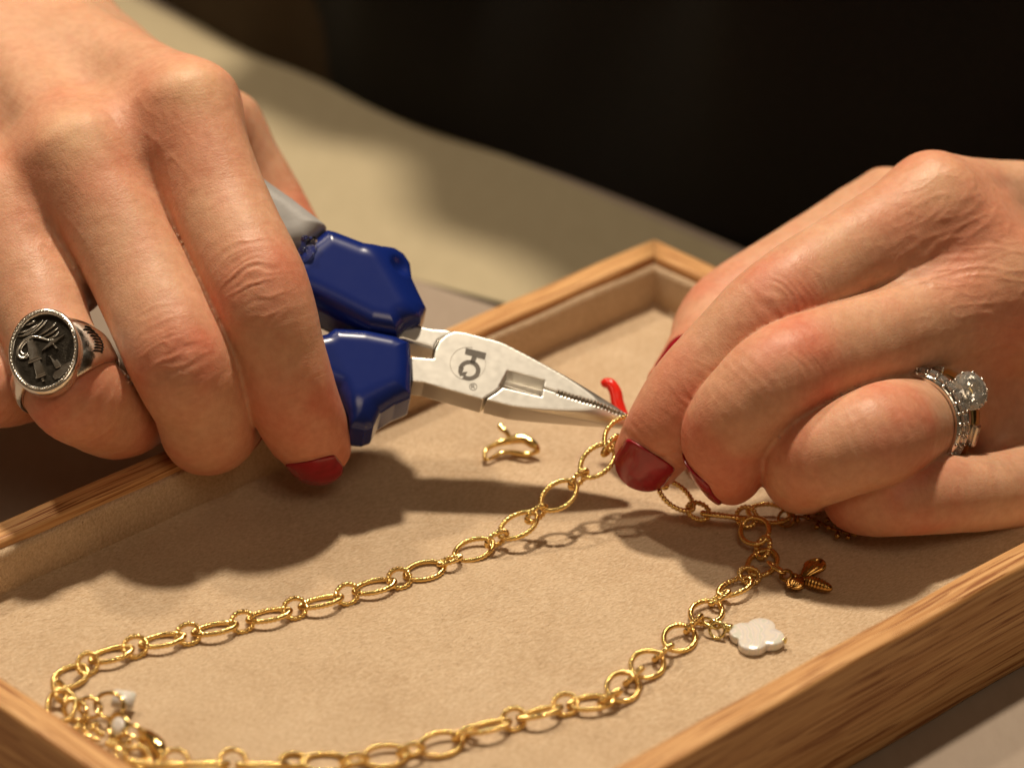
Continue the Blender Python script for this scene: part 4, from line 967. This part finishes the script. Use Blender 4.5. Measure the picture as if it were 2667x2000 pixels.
o, X, Y, Z = floor_frame(2003, 1337, 2060, 1345, 1.6, 10)
o2 = bpy.data.objects.new('link', LINK_L); scene.collection.objects.link(o2); o2.matrix_world = frame(o, X, Y, Z); o2.parent = tw; o2.matrix_parent_inverse = Matrix.Translation(tw.location).inverted()
o, X, Y, Z = floor_frame(2048, 1350, 2070, 1356, 1.3, 50); ring_at('jump_ring', (o, X, Y, Z), 1.5, .3, DARKGOLD, tw)
tw2 = twig('twig_charm', 'gold beaded twig charm in the tangle at the near left corner', 205, 1880, 260, 1940, 7, GOLD, 8, 1.0)
tw3 = twig('twig_charm', 'small gold beaded twig charm nearest the tray edge at bottom left', 288, 1925, 350, 1985, 6, GOLD, 9, .8)
for i, (x, y, x2, y2, zz, lean, R0) in enumerate(((235, 1842, 262, 1850, 2.2, 60, 1.6), (285, 1836, 320, 1850, 3.2, 40, 2.1), (352, 1905, 372, 1925, 2.2, -20, 1.9))):
    fr = floor_frame(x, y, x2, y2, zz, lean); ring_at('jump_ring', fr, R0, .36, GOLD, tw2, 1.3)
# pearl in a gold bezel and a chip of mother of pearl
pb = empty('pearl_charm', Vector(fl(305, 1880))); tag(pb, 'pale pearl drop in a gold oval bezel, bottom left tangle', 'charm')
fr = floor_frame(308, 1890, 330, 1915, 2.6, 52); ring_at('bezel', fr, 1.95, .42, GOLD, pb, 1.25)
V, F = ball((0, 0, 0), 1.5, 18, (1.22, 1, .4)); adopt(link_obj('pearl', mesh_py('pearl', to_w(fr, V), F), PEARL), pb)
ch = floor_frame(322, 1822, 350, 1826, 2.2, 35); bm = bmesh.new(); bmesh.ops.create_cube(bm, size=1); bmesh.ops.bevel(bm, geom=list(bm.edges), offset=.05, segments=2, affect='EDGES')
V = np.array([v.co[:] for v in bm.verts])*[3.6, 3.0, 1.0]; F = [tuple(v.index for v in f.verts) for f in bm.faces]; bm.free()
tag(link_obj('pearl_chip', mesh_py('pearl_chip', to_w(ch, V), F), PEARL), 'square white mother of pearl chip behind the gold tangle at near left', 'charm')
# lobster claw of the necklace at the end of the tangle
lc = empty('lobster_clasp', Vector(fl(405, 1950))); tag(lc, 'shiny gold lobster clasp at the bottom edge beside the tray side', 'clasp')
body = spline([fl(368, 1905, .0016), fl(392, 1920, .0028), fl(415, 1948, .0028), fl(418, 1975, .0016), fl(402, 1990, .0012)], 40); V, F = tube(body, np.interp(np.linspace(0, 1, 40), [0, .4, .7, 1], [.8, 1.3, 1.1, .5])*1e-3, 12); adopt(link_obj('claw', mesh_py('claw', V, F), GOLD), lc)
body = spline([fl(368, 1908, .0010), fl(372, 1945, .0010), fl(395, 1985, .0010)], 20); V, F = tube(body, .00055, 10); adopt(link_obj('gate', mesh_py('gate', V, F), GOLD), lc)

# ------------------------------------------------------------------ rings
def on_finger(f, x, y):
    """station on a finger nearest to a photo point: centre, axis, lateral, dorsal, half sizes"""
    q = [pix(p)[:2] for p in f.P]; i = int(np.argmin([(a-x)**2+(b-y)**2 for a, b in q])); i = min(max(i, 1), f.n-2)
    return f.P[i], f.T[i], f.L[i], f.D[i], f.W[i]
def band(name, C, T, L, D, rad, half, thick, mat, parent, n=96, prof=None):
    """hoop round the finger; half(theta) is half the width, theta = 0 on the dorsal side; rad(theta) the inner radius"""
    vs = []; fs = []; m = 8
    for k in range(n):
        t = 2*math.pi*k/n; d = D*math.cos(t)+L*math.sin(t); r = rad(t); h = half(t)
        for a, b in ((-1, 0), (-.98, .55), (-.7, .95), (-.25, 1.0), (.25, 1.0), (.7, .95), (.98, .55), (1, 0)):
            vs.append(C+d*(r+thick(t)*b)+T*(h*a))
    for k in range(n):
        for q in range(m): fs.append((k*m+q, k*m+(q+1) % m, ((k+1) % n)*m+(q+1) % m, ((k+1) % n)*m+q))
    me = mesh_py(name, vs, fs); bm = bmesh.new(); bm.from_mesh(me); bmesh.ops.recalc_face_normals(bm, faces=bm.faces); bm.to_mesh(me); bm.free()
    o = link_obj(name, me, mat); return adopt(o, parent)
def ell(W, add): return lambda t: 1/math.sqrt((math.sin(t)/(W[0]+add))**2+(math.cos(t)/((W[1] if math.cos(t) > 0 else W[2])+add))**2)

# --- signet ring with a dark oval relief
C, T, L, D, W = on_finger(h1_ring, 164, 968)
aT = R(-2); L, D = L*math.cos(aT)-D*math.sin(aT), D*math.cos(aT)+L*math.sin(aT)
sig = empty('signet_ring', Vector(C)); tag(sig, 'silver signet ring with a dark oval relief of a tower', 'ring')
face_h = W[1]+.0021
band('shank', C, T, L, D, ell(W, .00005), lambda t: .0022+.0046*max(0, math.cos(t*.5))**5, lambda t: .0011+.0009*max(0, math.cos(t))**3, SILVER, sig)
SO = C+D*(face_h+.0002); SX = nrm(RT-D*(RT@D)); SY = np.cross(D, SX); SY = SY if SY@UP > 0 else -SY   # oval face, upright for the lens
def sg(x, y, z=0.0):                                       # mm on the oval's face; photo crop axes
    return SO+(SX*x+SY*y+D*z)*1e-3
A_, B_ = 6.3, 7.9; _c, _s2 = math.cos(R(9)), math.sin(R(9))
def ov(x, y): return x*_c-y*_s2, y*_c+x*_s2          # the oval leans
def oval(sx, z, n=90): return [sg(*ov(A_*sx*math.cos(t), B_*sx*math.sin(t)), z) for t in np.linspace(0, 2*math.pi, n, endpoint=False)]
lev = [(1.0, -2.2), (1.02, -.6), (1.03, .0), (1.0, .55), (.95, .72), (.90, .62), (.872, .2), (.865, -.05)]
vs = [q for s_, z_ in lev for q in oval(s_, z_)]; n = 90; fs = [(i*n+k, i*n+(k+1) % n, (i+1)*n+(k+1) % n, (i+1)*n+k) for i in range(len(lev)-1) for k in range(n)]
adopt(link_obj('bezel', mesh_py('bezel', vs, fs), SILVER), sig)
vs = oval(.875, 0.0)+[sg(0, 0, .0)]; adopt(link_obj('recessed_face', mesh_py('recessed_face', vs, [(k, (k+1) % n, n) for k in range(n)], False), DARKSILVER), sig)
for k in range(64):                                        # beaded edge
    t = 2*math.pi*k/64; V, F = ball(sg(*ov(A_*.925*math.cos(t), B_*.925*math.sin(t)), .66), .00026, 8); 
    if k == 0: bj = Join()
    bj.add(V, F)
bd_ = bj.obj('beaded_edge', SILVER, sig)
def relief(polys, z0, z1, name):
    vs, fs = [], []
    for P in polys:
        i = len(vs); m = len(P); vs += [sg(x, y, z1) for x, y in P]+[sg(x, y, z0) for x, y in P]
        fs.append(tuple(range(i, i+m))); fs += [(i+k, i+m+k, i+m+(k+1) % m, i+(k+1) % m) for k in range(m)]
    me = mesh_py(name, vs, fs, False); bm = bmesh.new(); bm.from_mesh(me); bmesh.ops.recalc_face_normals(bm, faces=bm.faces); bmesh.ops.bevel(bm, geom=[e for e in bm.edges], offset=.00005, segments=1, affect='EDGES'); bm.to_mesh(me); bm.free()
    return adopt(link_obj(name, me, SILVER), sig)
def rz(x, y): return ((x-550)/70.0, (785-y)/70.0)           # crop pixels to mm on the face
def rp(*q): return [rz(*a) for a in q]
relief([rp((330, 640), (410, 625), (500, 860), (380, 895)), rp((360, 905), (520, 865), (535, 890), (365, 938)), rp((425, 930), (510, 910), (590, 1085), (480, 1120)), rp((470, 1120), (590, 1085), (596, 1110), (476, 1148)), rp((545, 1150), (572, 1145), (585, 1185), (555, 1190))], -.05, .42, 'tower')
relief([rp((520, 790), (640, 660), (810, 600), (680, 700)), rp((655, 700), (690, 720), (725, 770), (700, 772))], -.05, .38, 'star')
relief([rp((620, 845), (700, 940), (725, 910), (790, 1010), (740, 1030), (715, 1030))], -.05, .34, 'bolt')
relief([rp((685, 1130), (700, 1080), (760, 1050), (830, 985), (910, 960), (880, 1060), (790, 1150), (710, 1180))], -.05, .30, 'cloud')
wv = Join()
for pts_, r0 in (([(350, 780), (300, 840), (240, 830), (215, 770), (235, 700), (300, 620), (400, 585), (500, 610), (600, 650), (680, 640)], .30), ([(340, 800), (290, 800), (255, 760), (280, 690), (360, 610)], .2), ([(200, 560), (300, 550), (420, 480), (520, 380)], .22), ([(210, 510), (320, 500), (450, 430)], .2), ([(320, 560), (430, 520), (510, 450), (575, 380)], .22),
                   ([(470, 580), (560, 530), (640, 480), (690, 440)], .2), ([(530, 600), (630, 560), (720, 500)], .2), ([(300, 420), (360, 410), (420, 370)], .2), ([(600, 630), (690, 600), (730, 550)], .18), ([(230, 830), (260, 850), (330, 850), (370, 810)], .22)):
    P = spline([(*rz(*a), .16) for a in pts_], 26); V, F = tube(P, np.interp(np.linspace(0, 1, 26), [0, .3, .8, 1], [.05, r0, r0*.8, .03]), 6); wv.add([sg(*q) for q in V], F)
wv.obj('waves', SILVER, sig)
ln = Join()
for k in range(22):                                        # fine engraved lines of the water
    y = 700+k*19; x0, x1 = 560+k*2, 900-max(0, k-14)*4
    a, b = rz(x0, y+30), rz(x1, y-20); 
    if (a[0]/A_/.8)**2+(a[1]/B_/.8)**2 < 1 and (b[0]/A_/.84)**2+(b[1]/B_/.84)**2 < 1: ln.add([sg(*q) for q in tube([(*a, .02), (*b, .02)], .045, 5)[0]], tube([(*a, .02), (*b, .02)], .045, 5)[1])
ln.obj('engraved_lines', DARKSILVER, sig)
# curly engraved lettering on the shoulder
P = []
for k in range(200):
    s_ = k/199; th = R(52+24*math.sin(s_*math.pi)*.35+6*math.sin(s_*52)); ax = .0044-.0090*s_+.0004*math.sin(s_*52+1.6)
    d = D*math.cos(th)+L*math.sin(th); P.append(C+d*(ell(W, .00005)(th)+.0011+.0009*max(0, math.cos(th))**3+.00005)+T*(-ax)*.62)
V, F = tube(P, .00012, 6); adopt(link_obj('engraved_script', mesh_py('engraved_script', V, F), DARKSILVER), sig)

# --- rings on the other hand's ring finger
def ring_station(x, y): return on_finger(h2_ring, x, y)
C, T, L, D, W = ring_station(2386, 1097)
aR = R(0)
# direction from the finger's axis to the stone, taken in the ring's own plane
tgt = at(2486, 1030, .6370)-C; tgt = tgt-T*(tgt@T); D2 = nrm(tgt); L2_ = np.cross(T, D2)
Wr = np.array([W[0], W[0], W[0]])*.99
et = empty('eternity_band', Vector(C)); tag(et, 'silver eternity band set with small stones, nearest the fingertip', 'ring')
Ce = C+T*.0012
band('hoop', Ce, T, L2_, D2, ell(Wr, .0), lambda t: .0015, lambda t: .0012, SILVER, et)
st_me = None
for k in range(30):
    t = 2*math.pi*k/30; d = D2*math.cos(t)+L2_*math.sin(t); tn = np.cross(T, d)
    if st_me is None:
        bm = bmesh.new(); bmesh.ops.create_cube(bm, size=.0016); bmesh.ops.bevel(bm, geom=list(bm.edges), offset=.0003, segments=1, affect='EDGES'); st_me = bpy.data.meshes.new('stone'); bm.to_mesh(st_me); bm.free(); st_me.materials.append(DIAMOND)
        pm = bpy.data.meshes.new('prong'); V1_, F1_ = ball((0, 0, 0), .00028, 8); V2_, F2_ = ball((.0011, 0, 0), .00028, 8); jj = Join(); jj.add(V1_-[.00095, 0, 0], F1_); jj.add(V1_+[.00095, 0, 0], F1_)
        bx = Join(); pm = mesh_py('prong', jj.v, jj.f); pm.materials.append(SILVER)
        V3_, F3_ = tube([(-.0015, 0, -.0003), (.0015, 0, -.0003)], .00028, 6); wm = mesh_py('wall', V3_, F3_); wm.materials.append(SILVER)
    r = ell(Wr, 0)(t)
    o = link_obj('stone', st_me, None); o.matrix_world = frame(Ce+d*(r+.0012), T, tn, d); adopt(o, et)
    t2 = t+math.pi/30; d = D2*math.cos(t2)+L2_*math.sin(t2); tn = np.cross(T, d)
    o = link_obj('prong', pm, None); o.matrix_world = frame(Ce+d*(ell(Wr, 0)(t2)+.0017), T, tn, d); adopt(o, et)
    o = link_obj('stone_wall', wm, None); o.matrix_world = frame(Ce+d*(ell(Wr, 0)(t2)+.0013), T, tn, d); adopt(o, et)
so = empty('solitaire_ring', Vector(C)); tag(so, 'silver ring with a large round diamond on the right hand', 'ring')
Cs = C-T*.0020
band('hoop', Cs, T, L2_, D2, ell(Wr, .0), lambda t: .0012+.0005*max(0, math.cos(t))**4, lambda t: .0012, SILVER, so)
def brilliant(r):
    n = 16; vs = []; fs = []
    rows = [(.56, .34, 0), (.80, .22, .5), (1.0, .03, 0), (1.0, -.02, 0), (.55, -.42, .5), (.04, -.86, 0)]
    for a, z_, off in rows:
        for k in range(n): t = 2*math.pi*(k+off)/n; vs.append((a*r*math.cos(t), a*r*math.sin(t), z_*r))
    fs.append(tuple(range(n))); 
    for i in range(len(rows)-1):
        sh = rows[i+1][2]-rows[i][2]
        for k in range(n):
            a, b, c_, d_ = i*n+k, i*n+(k+1) % n, (i+1)*n+k, (i+1)*n+(k+1) % n
            if sh > 0: fs += [(a, c_, b), (b, c_, d_)]
            else: fs += [(a, c_, d_), (a, d_, b)]
    fs.append(tuple((len(rows)-1)*n+k for k in range(n-1, -1, -1)))
    me = mesh_py('diamond', vs, fs, False); bm = bmesh.new(); bm.from_mesh(me); bmesh.ops.recalc_face_normals(bm, faces=bm.faces); bm.to_mesh(me); bm.free(); return me
SC = Cs+D2*(ell(Wr, 0)(0)+.0027)
nz = nrm(D2*.62-FW*.78); nxv = nrm(np.cross(T, nz)); nyv = np.cross(nz, nxv)
o = link_obj('diamond', brilliant(.0036), DIAMOND); o.matrix_world = frame(SC, nxv, nyv, nz); adopt(o, so)
bk_ = Join()
for k in range(10):
    t = 2*math.pi*k/10; d = nxv*math.cos(t)+nyv*math.sin(t)
    P = [SC+d*.0014-nz*.0034, SC+d*.0030-nz*.0012, SC+d*.0035+nz*.0001, SC+d*.0033+nz*.0005]; V, F = tube(P, .00026, 7); adopt(link_obj('prong', mesh_py('prong', V, F), SILVER), so)
for R0, zq in ((.0030, -.0011), (.0022, -.0024)):
    P = [SC+(nxv*math.cos(t)+nyv*math.sin(t))*R0+nz*zq for t in np.linspace(0, 2*math.pi, 36, endpoint=False)]; V, F = tube(P, .00025, 7, True); bk_.add(V, F)
bk_.obj('basket', SILVER, so)
gb = empty('gold_band', Vector(C)); tag(gb, 'yellow gold band with a flat baguette, nearest the knuckle', 'ring')
Cg = C-T*.0056
band('hoop', Cg, T, L2_, D2, ell(Wr, .0001), lambda t: .0019+.0006*max(0, math.cos(t-1.0))**3, lambda t: .0012, YGOLD, gb)
for tt, w_ in ((-.85, .0012), (.85, .0012)):
    d = D2*math.cos(tt)+L2_*math.sin(tt); tn = np.cross(T, d); bm = bmesh.new(); bmesh.ops.create_cube(bm, size=1); 
    for v in bm.verts: v.co = Vector((v.co.x*.0020, v.co.y*.0042, v.co.z*.0014))
    bmesh.ops.bevel(bm, geom=list(bm.edges), offset=.0003, segments=1, affect='EDGES'); me = bpy.data.meshes.new('baguette'); bm.to_mesh(me); bm.free()
    o = link_obj('baguette', me, SILVER); o.matrix_world = frame(Cg+T*.0012+d*(Wr[0]+.0014), T, tn, d); adopt(o, gb)
